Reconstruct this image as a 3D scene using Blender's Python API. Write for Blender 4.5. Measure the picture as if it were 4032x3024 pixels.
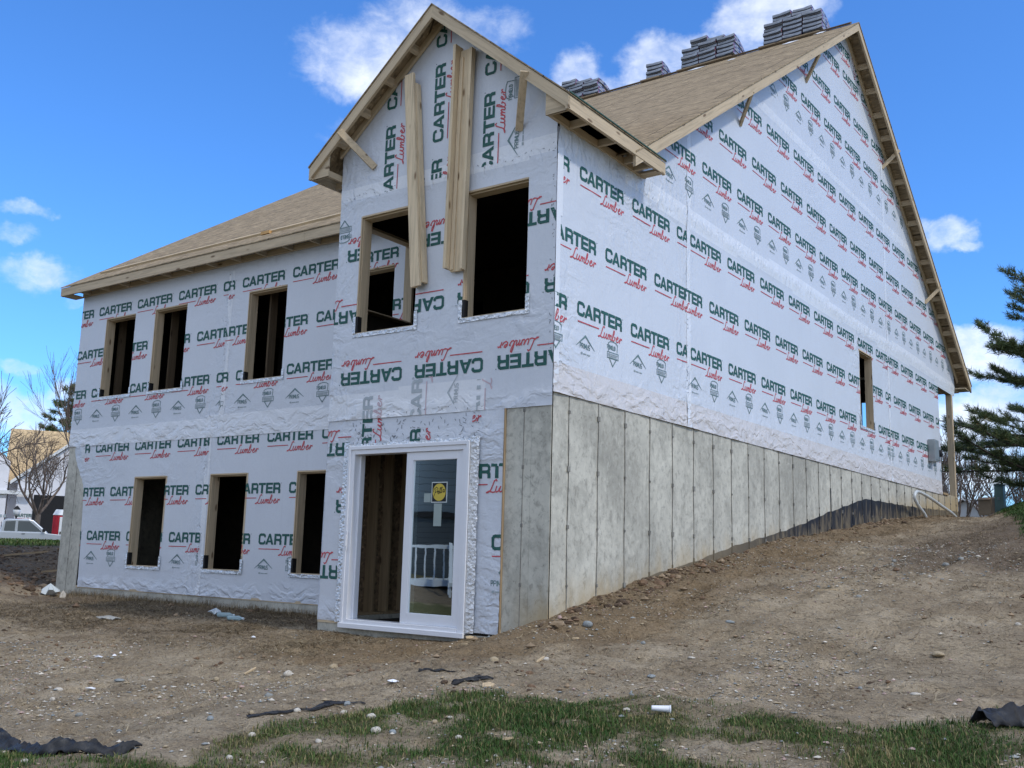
import bpy, bmesh, math, random
import numpy as np
from mathutils import Vector, Matrix
PI = math.pi
R_ = math.radians
for _o in list(bpy.data.objects):
    bpy.data.objects.remove(_o)
scene = bpy.context.scene
col = scene.collection
random.seed(7)
rng = np.random.default_rng(11)

# ------------------------------------------------------------------ camera
CAM = np.array([5.698, -8.603, -1.732])
YAW, PITCH, ROLL = -.6262, .1682, .0278
_cy, _sy = math.cos(YAW), math.sin(YAW)
_fw = np.array([_sy * math.cos(PITCH), _cy * math.cos(PITCH), math.sin(PITCH)])
_r = np.array([_cy, -_sy, 0.0])
_u = np.cross(_r, _fw)
_R = math.cos(ROLL) * _r + math.sin(ROLL) * _u
_U = -math.sin(ROLL) * _r + math.cos(ROLL) * _u
cam_data = bpy.data.cameras.new('camera')
cam = bpy.data.objects.new('camera', cam_data)
col.objects.link(cam)
cam.matrix_world = Matrix(((_R[0], _U[0], -_fw[0], CAM[0]), (_R[1], _U[1], -_fw[1], CAM[1]),
                           (_R[2], _U[2], -_fw[2], CAM[2]), (0, 0, 0, 1)))
cam_data.sensor_width = 36
cam_data.lens = 3929.1 / 4032 * 36
cam_data.clip_end = 2000
cam_data.clip_start = .05
scene.camera = cam

# ------------------------------------------------------------------ light
SUN_AZ, SUN_EL = (1.0, -0.03), R_(47)
SUN_STRENGTH, SUN_ANGLE = 1.25, R_(4)
SKY_STRENGTH = .12
EXPOSURE = .62
scene.view_settings.view_transform = 'Standard'
scene.view_settings.look = 'None'
scene.view_settings.exposure = EXPOSURE
scene.view_settings.gamma = 1
_h = math.hypot(*SUN_AZ)
sund = Vector((SUN_AZ[0] / _h * math.cos(SUN_EL), SUN_AZ[1] / _h * math.cos(SUN_EL), math.sin(SUN_EL)))
sl = bpy.data.lights.new('sun', 'SUN')
sl.energy, sl.angle, sl.color = SUN_STRENGTH, SUN_ANGLE, (1, .93, .82)
so = bpy.data.objects.new('sun', sl)
so.rotation_euler = sund.to_track_quat('Z', 'Y').to_euler()
col.objects.link(so)

world = bpy.data.worlds.new('World')
scene.world = world
world.use_nodes = True
wt = world.node_tree
wt.nodes.clear()


class NT:
    """small helper for node graphs"""
    def __init__(s, t):
        s.t = t

    def n(s, typ, **k):
        x = s.t.nodes.new(typ)
        for a, b in k.items():
            setattr(x, a, b)
        return x

    def put(s, sock, v):
        if v is None:
            return
        if hasattr(v, 'default_value') or isinstance(v, bpy.types.NodeSocket):
            s.t.links.new(v, sock)
        else:
            if isinstance(v, (tuple, list)) and sock.type == 'RGBA' and len(v) == 3:
                v = (*v, 1)
            sock.default_value = v

    def m(s, op, a, b=None, c=None, clamp=False):
        x = s.n('ShaderNodeMath', operation=op, use_clamp=clamp)
        for i, v in enumerate((a, b, c)):
            s.put(x.inputs[i], v)
        return x.outputs[0]

    def vm(s, op, a, b=None, out=0):
        x = s.n('ShaderNodeVectorMath', operation=op)
        s.put(x.inputs[0], a)
        s.put(x.inputs[1], b)
        return x.outputs[out]

    def mix(s, f, a, b, blend='MIX'):
        x = s.n('ShaderNodeMix', data_type='RGBA', blend_type=blend)
        s.put(x.inputs[0], f)
        s.put(x.inputs[6], a)
        s.put(x.inputs[7], b)
        return x.outputs[2]

    def noise(s, vec, scale, detail=4, rough=.55, dist=0, out=0):
        x = s.n('ShaderNodeTexNoise')
        s.put(x.inputs['Vector'], vec)
        x.inputs['Scale'].default_value = scale
        x.inputs['Detail'].default_value = detail
        x.inputs['Roughness'].default_value = rough
        x.inputs['Distortion'].default_value = dist
        return x.outputs[out]

    def vor(s, vec, scale, feature='F1', out=0, rand=1):
        x = s.n('ShaderNodeTexVoronoi', feature=feature)
        s.put(x.inputs['Vector'], vec)
        x.inputs['Scale'].default_value = scale
        x.inputs['Randomness'].default_value = rand
        return x.outputs[out]

    def ramp(s, f, stops):
        x = s.n('ShaderNodeValToRGB')
        e = x.color_ramp.elements
        while len(e) < len(stops):
            e.new(.5)
        for q, (p, c) in zip(e, stops):
            q.position = p
            q.color = (*c, 1) if len(c) == 3 else c
        s.put(x.inputs[0], f)
        return x.outputs[0]

    def step(s, v, a, b):
        x = s.n('ShaderNodeMapRange', interpolation_type='SMOOTHSTEP')
        s.put(x.inputs[0], v)
        x.inputs[1].default_value, x.inputs[2].default_value = a, b
        return x.outputs[0]

    def scalev(s, vec, sc, rot=(0, 0, 0)):
        x = s.n('ShaderNodeMapping')
        s.put(x.inputs[0], vec)
        x.inputs['Scale'].default_value = sc
        x.inputs['Rotation'].default_value = rot
        return x.outputs[0]


W = NT(wt)
sky = W.n('ShaderNodeTexSky', sky_type='NISHITA', sun_disc=False, sun_elevation=SUN_EL,
          sun_rotation=math.atan2(sund.x, sund.y), altitude=250, air_density=1.0, dust_density=.9, ozone_density=2.2)
tc = W.n('ShaderNodeTexCoord').outputs['Generated']
dirv = W.vm('NORMALIZE', tc)
skyc = W.mix(1.0, sky.outputs[0], (.44, .86, 1.38), 'MULTIPLY')


def look(u, v):
    d = _fw + _R * (u * 1.8228 - 2016) / 3929.1 - _U * (v * 1.8228 - 1512) / 3929.1
    return Vector(d).normalized()


# clouds: soft cumulus at fixed compass directions of the sky (centre, half width, half height in radians, weight)
CLOUDS = [(790, 130, 125, 75, .95), (690, 95, 70, 35, .6), (900, 70, 150, 60, .8), (1060, 60, 90, 45, .6), (720, 190, 50, 35, .6), (700, 290, 40, 30, .3),
          (1250, 150, 55, 40, .85), (1270, 190, 60, 35, .8), (1220, 125, 35, 20, .5), (1430, 130, 75, 45, .9), (1380, 180, 45, 35, .85), (1500, 100, 70, 30, .8),
          (1690, 25, 100, 45, .95), (1590, 50, 60, 25, .7), (1790, 15, 40, 30, .7), (1640, 80, 60, 30, .6),
          (50, 448, 55, 15, .6), (25, 500, 50, 20, .6), (65, 590, 75, 30, .75), (165, 655, 28, 12, .5), (50, 803, 50, 13, .65), (60, 885, 110, 38, .95), (150, 870, 45, 30, .9),
          (2035, 510, 48, 32, .9), (2070, 540, 28, 13, .7), (2110, 735, 85, 25, .85), (2120, 785, 95, 38, .95), (2100, 930, 140, 60, .95), (2060, 840, 45, 20, .5), (2060, 1020, 190, 60, .95), (2180, 860, 60, 30, .7)]
wob = W.noise(dirv, 16, 6, .62, 0, 1)
wob = W.vm('SUBTRACT', wob, (.5, .5, .5))
wdir = W.vm('ADD', dirv, W.vm('MULTIPLY', wob, (.05, .05, .04)))
tot = None
for cu, cv, sa, sb, wgt in CLOUDS:
    sa, sb = sa / 2155 * 1.3, sb / 2155 * 1.4
    d = look(cu, cv)
    rt = d.cross(Vector((0, 0, 1))).normalized()
    up = rt.cross(d)
    a = W.vm('DOT_PRODUCT', wdir, tuple(rt), 1)
    b = W.vm('DOT_PRODUCT', wdir, tuple(up), 1)
    b = W.m('SUBTRACT', b, up.dot(d))
    q = W.m('ADD', W.m('POWER', W.m('DIVIDE', a, sa), 2), W.m('POWER', W.m('DIVIDE', b, sb), 2))
    front = W.m('GREATER_THAN', W.vm('DOT_PRODUCT', dirv, tuple(d), 1), .5)
    k = W.m('MULTIPLY', W.m('MULTIPLY', W.m('SUBTRACT', 1.25, q, clamp=True), front), wgt)
    tot = k if tot is None else W.m('MAXIMUM', tot, k)
# unseen cloud bank added behind the camera to brighten and whiten the wall light
sep = W.n('ShaderNodeSeparateXYZ')
W.put(sep.inputs[0], dirv)
behind = W.step(W.m('ADD', W.m('MULTIPLY', sep.outputs[0], -_fw[0]), W.m('MULTIPLY', sep.outputs[1], -_fw[1])), -.55, .1)
bk = W.step(W.noise(W.scalev(dirv, (1, 1, 2.2)), 2.3, 5, .55), .34, .56)
bk = W.m('MULTIPLY', bk, behind)
fine = W.noise(W.scalev(dirv, (1, 1, 1.7)), 34, 8, .65, .3)
mid = W.noise(dirv, 11, 5, .6, .2)
tex = W.m('ADD', W.m('MULTIPLY', fine, .55), W.m('MULTIPLY', mid, .75))
cov = W.m('ADD', W.m('MULTIPLY', tot, .95), W.m('SUBTRACT', W.m('MULTIPLY', tex, 1.5), 1.22))
cov = W.m('MULTIPLY', W.step(cov, .0, 1.1), W.step(tot, 0, .25))
cov = W.m('MAXIMUM', cov, bk)
shade = W.step(W.noise(W.vm('ADD', dirv, (0, 0, .02)), 14, 5, .6), .3, .72)
cloudc = W.mix(shade, (4.6, 5.1, 6.1), (6.6, 6.9, 7.3))
final = W.mix(cov, skyc, cloudc)
bg = W.n('ShaderNodeBackground')
W.put(bg.inputs[0], final)
bg.inputs[1].default_value = SKY_STRENGTH
wo = W.n('ShaderNodeOutputWorld')
wt.links.new(bg.outputs[0], wo.inputs[0])
try:
    world.cycles.sampling_method = 'MANUAL'
    world.cycles.sample_map_resolution = 1024
except Exception:
    pass

# ------------------------------------------------------------------ helpers
def props(o, label=None, cat=None, group=None, kind=None):
    if label: o['label'] = label
    if cat: o['category'] = cat
    if group: o['group'] = group
    if kind: o['kind'] = kind
    return o


def empty(name, loc, label, cat, group=None, rz=0):
    o = bpy.data.objects.new(name, None)
    o.location = loc
    o.rotation_euler = (0, 0, rz)
    o.empty_display_size = .2
    col.objects.link(o)
    return props(o, label, cat, group)


class MB:
    def __init__(s):
        s.v, s.f, s.mi = [], [], []

    def face(s, pts, mi=0):
        k = len(s.v)
        s.v += [tuple(p) for p in pts]
        s.f.append(tuple(range(k, k + len(pts))))
        s.mi.append(mi)

    def prism(s, p0, p1, a, b, mi=0, p1a=None, p1b=None):
        p0, p1, a, b = map(Vector, (p0, p1, a, b))
        a1, b1 = Vector(p1a) if p1a else a, Vector(p1b) if p1b else b
        k = len(s.v)
        s.v += [tuple(q) for q in (p0, p0 + a, p0 + a + b, p0 + b, p1, p1 + a1, p1 + a1 + b1, p1 + b1)]
        for f in ((0, 1, 2, 3), (7, 6, 5, 4), (0, 4, 5, 1), (1, 5, 6, 2), (2, 6, 7, 3), (3, 7, 4, 0)):
            s.f.append(tuple(k + i for i in f))
            s.mi.append(mi)

    def box(s, x0, x1, y0, y1, z0, z1, mi=0):
        s.prism((x0, y0, z0), (x0, y0, z1), (x1 - x0, 0, 0), (0, y1 - y0, 0), mi)

    def extrude(s, poly, d, mi=0):
        """poly: 3d points in a plane, d: extrusion vector"""
        k, n = len(s.v), len(poly)
        d = Vector(d)
        s.v += [tuple(p) for p in poly] + [tuple(Vector(p) + d) for p in poly]
        s.f.append(tuple(range(k + n - 1, k - 1, -1))); s.mi.append(mi)
        s.f.append(tuple(range(k + n, k + 2 * n))); s.mi.append(mi)
        for i in range(n):
            j = (i + 1) % n
            s.f.append((k + i, k + j, k + n + j, k + n + i)); s.mi.append(mi)

    def tube(s, pts, rad, n=6, mi=0, cap=True):
        pts = [Vector(p) for p in pts]
        if not hasattr(rad, '__len__'): rad = [rad] * len(pts)
        k0 = len(s.v)
        ref = None
        for i, p in enumerate(pts):
            t = (pts[min(i + 1, len(pts) - 1)] - pts[max(i - 1, 0)]).normalized()
            if ref is None:
                ref = t.orthogonal().normalized()
            ref = (ref - t * ref.dot(t))
            ref = ref.normalized() if ref.length > 1e-6 else t.orthogonal().normalized()
            b = t.cross(ref)
            for j in range(n):
                a = 2 * PI * j / n
                s.v.append(tuple(p + (ref * math.cos(a) + b * math.sin(a)) * rad[i]))
        for i in range(len(pts) - 1):
            for j in range(n):
                j2 = (j + 1) % n
                s.f.append((k0 + i * n + j, k0 + i * n + j2, k0 + (i + 1) * n + j2, k0 + (i + 1) * n + j))
                s.mi.append(mi)
        if cap:
            s.f.append(tuple(k0 + j for j in range(n - 1, -1, -1))); s.mi.append(mi)
            e = k0 + (len(pts) - 1) * n
            s.f.append(tuple(e + j for j in range(n))); s.mi.append(mi)

    def lathe(s, prof, n=16, c=(0, 0, 0), mi=0):
        k = len(s.v)
        for r, z in prof:
            for j in range(n):
                a = 2 * PI * j / n
                s.v.append((c[0] + r * math.cos(a), c[1] + r * math.sin(a), c[2] + z))
        for i in range(len(prof) - 1):
            for j in range(n):
                j2 = (j + 1) % n
                s.f.append((k + i * n + j, k + i * n + j2, k + (i + 1) * n + j2, k + (i + 1) * n + j)); s.mi.append(mi)
        s.f.append(tuple(k + j for j in range(n - 1, -1, -1))); s.mi.append(mi)
        e = k + (len(prof) - 1) * n
        s.f.append(tuple(e + j for j in range(n))); s.mi.append(mi)

    def build(s, name, mats, parent=None, smooth=False, bevel=0, fix=True):
        me = bpy.data.meshes.new(name)
        me.from_pydata(s.v, [], s.f)
        for m in (mats if isinstance(mats, (list, tuple)) else [mats]):
            me.materials.append(m)
        me.polygons.foreach_set('material_index', s.mi)
        if fix:
            bm = bmesh.new(); bm.from_mesh(me)
            bmesh.ops.recalc_face_normals(bm, faces=bm.faces)
            bm.to_mesh(me); bm.free()
        if smooth:
            me.polygons.foreach_set('use_smooth', [True] * len(me.polygons))
        me.update()
        o = bpy.data.objects.new(name, me)
        col.objects.link(o)
        if parent is not None:
            o.parent = parent
        if bevel:
            b = o.modifiers.new('bevel', 'BEVEL')
            b.width, b.segments, b.limit_method = bevel, 2, 'ANGLE'
        return o


def mesh_np(name, verts, faces, mats, parent=None, smooth=True, mi=None, attr=None):
    """fast mesh from arrays; faces (n,3) or (n,4)"""
    me = bpy.data.meshes.new(name)
    verts = np.asarray(verts, np.float32); faces = np.asarray(faces, np.int32)
    nf, k = faces.shape
    me.vertices.add(len(verts)); me.vertices.foreach_set('co', verts.ravel())
    me.loops.add(nf * k); me.loops.foreach_set('vertex_index', faces.ravel())
    me.polygons.add(nf)
    me.polygons.foreach_set('loop_start', np.arange(0, nf * k, k, dtype=np.int32))
    me.polygons.foreach_set('loop_total', np.full(nf, k, np.int32))
    for m in (mats if isinstance(mats, (list, tuple)) else [mats]):
        me.materials.append(m)
    if mi is not None: me.polygons.foreach_set('material_index', np.asarray(mi, np.int32))
    me.polygons.foreach_set('use_smooth', np.full(nf, smooth))
    me.update(calc_edges=True)
    me.validate()
    if attr is not None:
        for nm, arr in attr.items():
            at = me.color_attributes.new(nm, 'FLOAT_COLOR', 'POINT')
            arr = np.asarray(arr, np.float32)
            if arr.shape[1] == 3: arr = np.concatenate([arr, np.ones((len(arr), 1), np.float32)], 1)
            at.data.foreach_set('color', arr.ravel())
    o = bpy.data.objects.new(name, me)
    col.objects.link(o)
    if parent is not None: o.parent = parent
    return o


def vnoise(x, y, seed=0):
    x = np.asarray(x, float); y = np.asarray(y, float)
    xi = np.floor(x).astype(np.int64); yi = np.floor(y).astype(np.int64)
    fx = x - xi; fy = y - yi
    fx = fx * fx * (3 - 2 * fx); fy = fy * fy * (3 - 2 * fy)

    def h(a, b):
        n = (a * 374761393 + b * 668265263 + seed * 1442695041) & 0xffffffff
        n = ((n ^ (n >> 13)) * 1274126177) & 0xffffffff
        n = n ^ (n >> 16)
        return (n & 0xffff) / 65535.0
    return (h(xi, yi) * (1 - fx) + h(xi + 1, yi) * fx) * (1 - fy) + (h(xi, yi + 1) * (1 - fx) + h(xi + 1, yi + 1) * fx) * fy


def fbm(x, y, o=4, seed=0, g=.5):
    t = 0; a = 1; n = 0
    for i in range(o):
        t = t + a * (vnoise(x * 2 ** i + 17 * i, y * 2 ** i - 9 * i, seed + i) - .5); n += a; a *= g
    return t / n * 2


def sst(x, a, b):
    t = np.clip((np.asarray(x, float) - a) / (b - a), 0, 1)
    return t * t * (3 - 2 * t)


# ------------------------------------------------------------------ materials
def mat(name, base, rough=.7, metal=0., build=None, spec=.3):
    m = bpy.data.materials.new(name)
    m.use_nodes = True
    t = NT(m.node_tree)
    bs = m.node_tree.nodes['Principled BSDF']
    bs.inputs['Roughness'].default_value = rough
    bs.inputs['Metallic'].default_value = metal
    bs.inputs['Specular IOR Level'].default_value = spec
    c = (*base, 1)
    bs.inputs['Base Color'].default_value = c
    if build: build(t, bs)
    return m


def obj_co(t): return t.n('ShaderNodeTexCoord').outputs['Object']
def bump(t, bs, h, strength, dist=.02):
    b = t.n('ShaderNodeBump'); b.inputs['Strength'].default_value = strength; b.inputs['Distance'].default_value = dist
    t.put(b.inputs['Height'], h); t.put(bs.inputs['Normal'], b.outputs[0])


def vary(base, amt=.25, scale=3, rough=None, bmp=0, sc=(1, 1, 1), det=5, dark=None):
    def f(t, bs):
        v = t.scalev(obj_co(t), sc)
        n = t.noise(v, scale, det, .6)
        lo = dark or tuple(c * (1 - amt) for c in base)
        hi = tuple(min(1, c * (1 + amt)) for c in base)
        t.put(bs.inputs['Base Color'], t.ramp(n, [(.3, lo), (.7, hi)]))
        if bmp: bump(t, bs, n, bmp)
    return f


def vmat(name, base, rough=.7, amt=.2, scale=4, bmp=0, metal=0, sc=(1, 1, 1), spec=.3):
    return mat(name, base, rough, metal, vary(base, amt, scale, None, bmp, sc), spec)


def wrap_build(tint):
    def f(t, bs):
        co = obj_co(t)
        at = t.n('ShaderNodeVertexColor', layer_name='slack')
        sk = t.n('ShaderNodeSeparateColor'); t.put(sk.inputs[0], at.outputs[0])
        big = t.noise(co, .9, 4, .6)
        fine = t.noise(co, 34, 4, .7)
        streak = t.noise(t.scalev(co, (5, 5, .35)), 3.2, 5, .65, .4)
        c = t.mix(big, tuple(x * .86 for x in tint), tint)
        c = t.mix(t.m('MULTIPLY', t.step(streak, .52, .75), .22), c, tuple(x * .78 for x in tint))
        c = t.mix(t.m('MULTIPLY', t.step(fine, .45, .7), .28), c, tuple(x * .80 for x in tint))
        spot = t.noise(co, 7, 5, .7)
        c = t.mix(t.m('MULTIPLY', t.step(spot, .66, .74), .25), c, tuple(x * .62 for x in tint))
        t.put(bs.inputs['Base Color'], c)
        # crisp crumple folds where the sheet is slack
        w = t.noise(co, 1.7, 4, .6, 0, 1)
        cw = t.vm('ADD', co, t.vm('MULTIPLY', t.vm('SUBTRACT', w, (.5, .5, .5)), (.5, .5, .5)))
        r1 = t.m('ABSOLUTE', t.m('SUBTRACT', t.noise(t.scalev(cw, (1.7, 1.7, 5.5), (.5, .5, .4)), 1, 3, .45), .5))
        r2 = t.m('ABSOLUTE', t.m('SUBTRACT', t.noise(t.scalev(cw, (5.5, 5.5, 1.2), (-.3, .35, .2)), 1, 3, .45), .5))
        f1 = t.step(r1, .15, .0); f2 = t.step(r2, .15, .0)
        fold = t.m('ADD', t.m('MULTIPLY', f1, t.m('POWER', sk.outputs[0], 1.2)), t.m('MULTIPLY', f2, sk.outputs[1]))
        gen = t.m('MULTIPLY', t.m('MULTIPLY', f2, t.step(t.noise(co, .8, 3, .5), .52, .7)), .015)
        h = t.m('ADD', t.m('MULTIPLY', t.m('ADD', fold, gen), .40), t.m('ADD', t.m('MULTIPLY', fine, .035), t.m('MULTIPLY', streak, .10)))
        bump(t, bs, h, .9, .035)
    return f


M = {}
M['wrap'] = mat('house_wrap_white', (.7, .7, .73), .40, 0, wrap_build((.645, .685, .745)), .4)
M['wrap_low'] = mat('house_wrap_over_lumber', (.62, .58, .57), .4, 0, wrap_build((.66, .635, .625)), .5)
M['wrap_tape'] = mat('house_wrap_double_layer', (.78, .78, .8), .38, 0, wrap_build((.76, .79, .83)), .5)
M['mark_ink'] = vmat('slim_mark_print', (.13, .21, .215), .6, .2, 20)
M['green_ink'] = vmat('dark_green_print', (.024, .10, .086), .6, .25, 20)
M['red_ink'] = vmat('red_print', (.50, .085, .10), .6, .2, 20)
M['grey_ink'] = vmat('grey_green_print', (.30, .36, .38), .6, .2, 20)
M['faded_ink'] = vmat('print_under_layer', (.40, .45, .48), .6, .1, 8)
M['faded_red'] = vmat('red_print_under_layer', (.55, .42, .46), .6, .1, 8)
M['staple'] = vmat('staple_steel', (.2, .21, .23), .4, .1, 8, metal=.6)


def wood_build(base, dark, axis, rot=(0, 0, 0)):
    def f(t, bs):
        co = t.scalev(obj_co(t), (1, 1, 1), rot)
        sc = [26, 26, 26]; sc[axis] = 1.4
        g = t.noise(t.scalev(co, sc), 1.0, 6, .65, .6)
        sc2 = [7, 7, 7]; sc2[axis] = 2.2
        k = t.vor(t.scalev(co, sc2), 1.0)
        knot = t.step(k, .17, .07)
        pat = t.noise(co, 1.3, 4, .6)
        c = t.ramp(g, [(.25, tuple(x * .6 for x in base)), (.5, base), (.78, tuple(min(1, x * 1.18) for x in base))])
        c = t.mix(t.m('MULTIPLY', t.step(pat, .45, .7), .35), c, tuple(x * .8 for x in base))
        t.put(bs.inputs['Base Color'], t.mix(t.m('MULTIPLY', knot, .85), c, dark))
        bump(t, bs, g, .25, .004)
    return f


WB = (.53, .425, .285)
for ax, nm in enumerate('xyz'):
    M['wood_' + nm] = mat('framing_lumber_' + nm, WB, .75, 0, wood_build(WB, (.12, .07, .035), ax))
for nm, ax, rt in (('up_y', 1, (-.5805, 0, 0)), ('down_y', 1, (.5805, 0, 0)), ('up_x', 0, (0, .698, 0)), ('down_x', 0, (0, -.698, 0))):
    M['wood_' + nm] = mat('rake_lumber_' + nm, WB, .75, 0, wood_build(WB, (.12, .07, .035), ax, rt))
M['stud_dim'] = mat('shade_painted_stud_lumber', (.12, .085, .05), .85, 0, wood_build((.11, .08, .05), (.04, .025, .015), 2))  # darker copy of the stud lumber, indoor shade put into its colour
WD = (.34, .25, .15)
for ax, nm in enumerate('xyz'):
    M['stud_' + nm] = mat('stud_lumber_' + nm, WD, .8, 0, wood_build(WD, (.08, .05, .03), ax))


def osb_build(base, tilt, seams):
    def f(t, bs):
        co = obj_co(t)
        co = t.scalev(co, (1, 1, 1), tilt)
        w = t.noise(co, 6, 3, .5, 0, 1)
        cw = t.vm('ADD', co, t.vm('MULTIPLY', t.vm('SUBTRACT', w, (.5, .5, .5)), (.05, .05, .05)))
        a = t.vor(t.scalev(cw, (7, 30, 30), (0, 0, .3)), 1, 'F1', 1)
        b = t.vor(t.scalev(cw, (9, 24, 24), (0, 0, -.5)), 1, 'F1', 1)
        s1 = t.n('ShaderNodeSeparateColor'); t.put(s1.inputs[0], a)
        s2 = t.n('ShaderNodeSeparateColor'); t.put(s2.inputs[0], b)
        f_ = t.m('ADD', t.m('MULTIPLY', s1.outputs[0], .6), t.m('MULTIPLY', s2.outputs[1], .4))
        c = t.ramp(f_, [(.12, tuple(x * .62 for x in base)), (.42, tuple(x * .97 for x in base)), (.72, tuple(x * 1.15 for x in base)), (.92, tuple(min(1, x * 1.7) for x in base))])
        pat = t.noise(co, .7, 4, .6)
        c = t.mix(t.m('MULTIPLY', t.step(pat, .4, .75), .25), c, tuple(x * .75 for x in base))
        if seams:
            sx = t.n('ShaderNodeTexBrick')
            t.put(sx.inputs['Vector'], co)
            sx.inputs['Scale'].default_value = 1
            sx.inputs['Mortar Size'].default_value = .011
            sx.inputs['Brick Width'].default_value = 2.44
            sx.inputs['Row Height'].default_value = 1.22
            c = t.mix(sx.outputs['Fac'], c, tuple(x * .3 for x in base))
        t.put(bs.inputs['Base Color'], c)
        bump(t, bs, f_, .3, .004)
    return f


SLOPE = .6559
RT = math.atan(SLOPE)
OB = (.30, .232, .148)
M['osb_roof'] = mat('osb_roof_deck', OB, .9, 0, osb_build(OB, (-RT, 0, 0), True), .12)
M['dark_in'] = vmat('shade_painted_inner_boards', (.022, .018, .014), .9, .4, 5)  # near black: the darkness of the rooms is painted into the boards
M['osb'] = mat('osb_board', (.2, .145, .09), .8, 0, osb_build((.2, .145, .09), (R_(90), 0, 0), False))
M['osb_edge'] = vmat('osb_edge', (.12, .085, .05), .9, .3, 30)
M['osb_green'] = vmat('green_sealed_edge', (.03, .075, .05), .7, .3, 12)


def concrete_build(base, tan=True):
    def f(t, bs):
        co = obj_co(t)
        big = t.noise(co, .75, 6, .62, .5)
        bl = t.noise(t.scalev(co, (1, 1, .75)), 2.6, 7, .7, .8)
        pit = t.vor(t.scalev(co, (1, 1, .55)), 24)
        pm = t.m('MULTIPLY', t.step(pit, .17, .07), t.step(t.noise(co, 6, 3, .6), .5, .65))
        drip = t.noise(t.scalev(co, (9, 9, .55)), 1, 4, .6)
        c = t.ramp(big, [(.3, tuple(x * .66 for x in base)), (.52, base), (.72, tuple(x * 1.25 for x in base))])
        c = t.mix(t.m('MULTIPLY', t.step(bl, .44, .64), .5), c, tuple(x * .56 for x in base))
        gr_ = t.noise(t.scalev(co, (1, 1, .85)), 13, 7, .72, .5)
        c = t.mix(t.m('MULTIPLY', t.step(gr_, .5, .64), .6), c, tuple(x * .5 for x in base))
        c = t.mix(t.m('MULTIPLY', t.step(gr_, .46, .34), .4), c, tuple(x * 1.35 for x in base))
        c = t.mix(t.m('MULTIPLY', t.step(drip, .57, .70), .16), c, tuple(x * 1.4 for x in base))
        c = t.mix(t.m('MULTIPLY', pm, .8), c, tuple(x * .35 for x in base))
        # clay splashed and soaked up above the soil line
        sp = t.n('ShaderNodeSeparateXYZ'); t.put(sp.inputs[0], co)
        soil = t.m('ADD', -2.44, t.m('MULTIPLY', t.m('MAXIMUM', sp.outputs[1], 0), .125))
        ab = t.m('SUBTRACT', sp.outputs[2], soil)
        st = t.m('MULTIPLY', t.step(t.m('ADD', ab, t.m('MULTIPLY', t.noise(t.scalev(co, (2, 2, .6)), 1.6, 5, .6), .9)), 1.0, .35), .8)
        st = t.m('MULTIPLY', st, t.step(sp.outputs[0], -.6, -.1))
        c = t.mix(st, c, (.40, .30, .155))
        t.put(bs.inputs['Base Color'], c)
        h = t.m('SUBTRACT', t.m('MULTIPLY', bl, .6), pm)
        bump(t, bs, h, .3, .008)
    return f


CB = (.48, .47, .405)
M['concrete'] = mat('cast_concrete', CB, .85, 0, concrete_build(CB))
M['concrete_dark'] = vmat('concrete_joint', (.20, .195, .175), .9, .4, 14)


def damp_build(t, bs):
    co = obj_co(t)
    n = t.noise(t.scalev(co, (2.5, 2.5, .8)), 2.2, 6, .7, .6)
    sp = t.n('ShaderNodeSeparateXYZ'); t.put(sp.inputs[0], co)
    soil = t.m('ADD', -2.3, t.m('MULTIPLY', sp.outputs[1], .11))
    ab = t.m('SUBTRACT', sp.outputs[2], soil)
    mud = t.step(t.m('SUBTRACT', n, t.m('MULTIPLY', ab, .35)), .34, .56)
    far = t.step(sp.outputs[1], 8.2, 3.5)
    mud = t.m('MAXIMUM', mud, far)
    t.put(bs.inputs['Base Color'], t.mix(mud, (.018, .021, .028), t.mix(n, (.10, .085, .06), (.24, .195, .125))))


M['damp'] = mat('black_damp_proofing', (.02, .022, .028), .55, 0, damp_build)
M['vinyl'] = vmat('white_vinyl', (.74, .76, .80), .3, .03, 3, spec=.5)
M['black_hole'] = vmat('black_rubber_and_shade', (.012, .012, .014), .6, .2, 9)
M['steel'] = vmat('grey_steel', (.30, .33, .34), .4, .1, 6, metal=.4)


def foil_build(t, bs):
    co = obj_co(t)
    n = t.noise(t.scalev(co, (1, 1, 1), (.3, .5, .4)), 26, 5, .7, 1.5)
    v = t.vor(t.scalev(co, (1, 1, 1.5)), 19)
    mk = t.noise(t.scalev(co, (60, 60, 90)), 1, 3, .6)
    c = t.ramp(n, [(.30, (.12, .13, .14)), (.42, (.7, .73, .76)), (.6, (.92, .94, .96))])
    c = t.mix(t.m('MULTIPLY', t.step(mk, .62, .68), .6), c, (.03, .03, .035))
    t.put(bs.inputs['Base Color'], c)
    bump(t, bs, t.m('ADD', n, v), .9, .02)


M['foil'] = mat('foil_flashing_tape', (.7, .72, .74), .35, .55, foil_build)


def glass_build(t, bs):
    co = obj_co(t)
    n = t.noise(co, 1.7, 2, .5)
    bump(t, bs, n, .12, .02)


M['glass'] = mat('dark_coated_glass', (.008, .014, .014), .02, 0, glass_build, .9)
M['glass'].node_tree.nodes['Principled BSDF'].inputs['IOR'].default_value = 1.9

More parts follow.
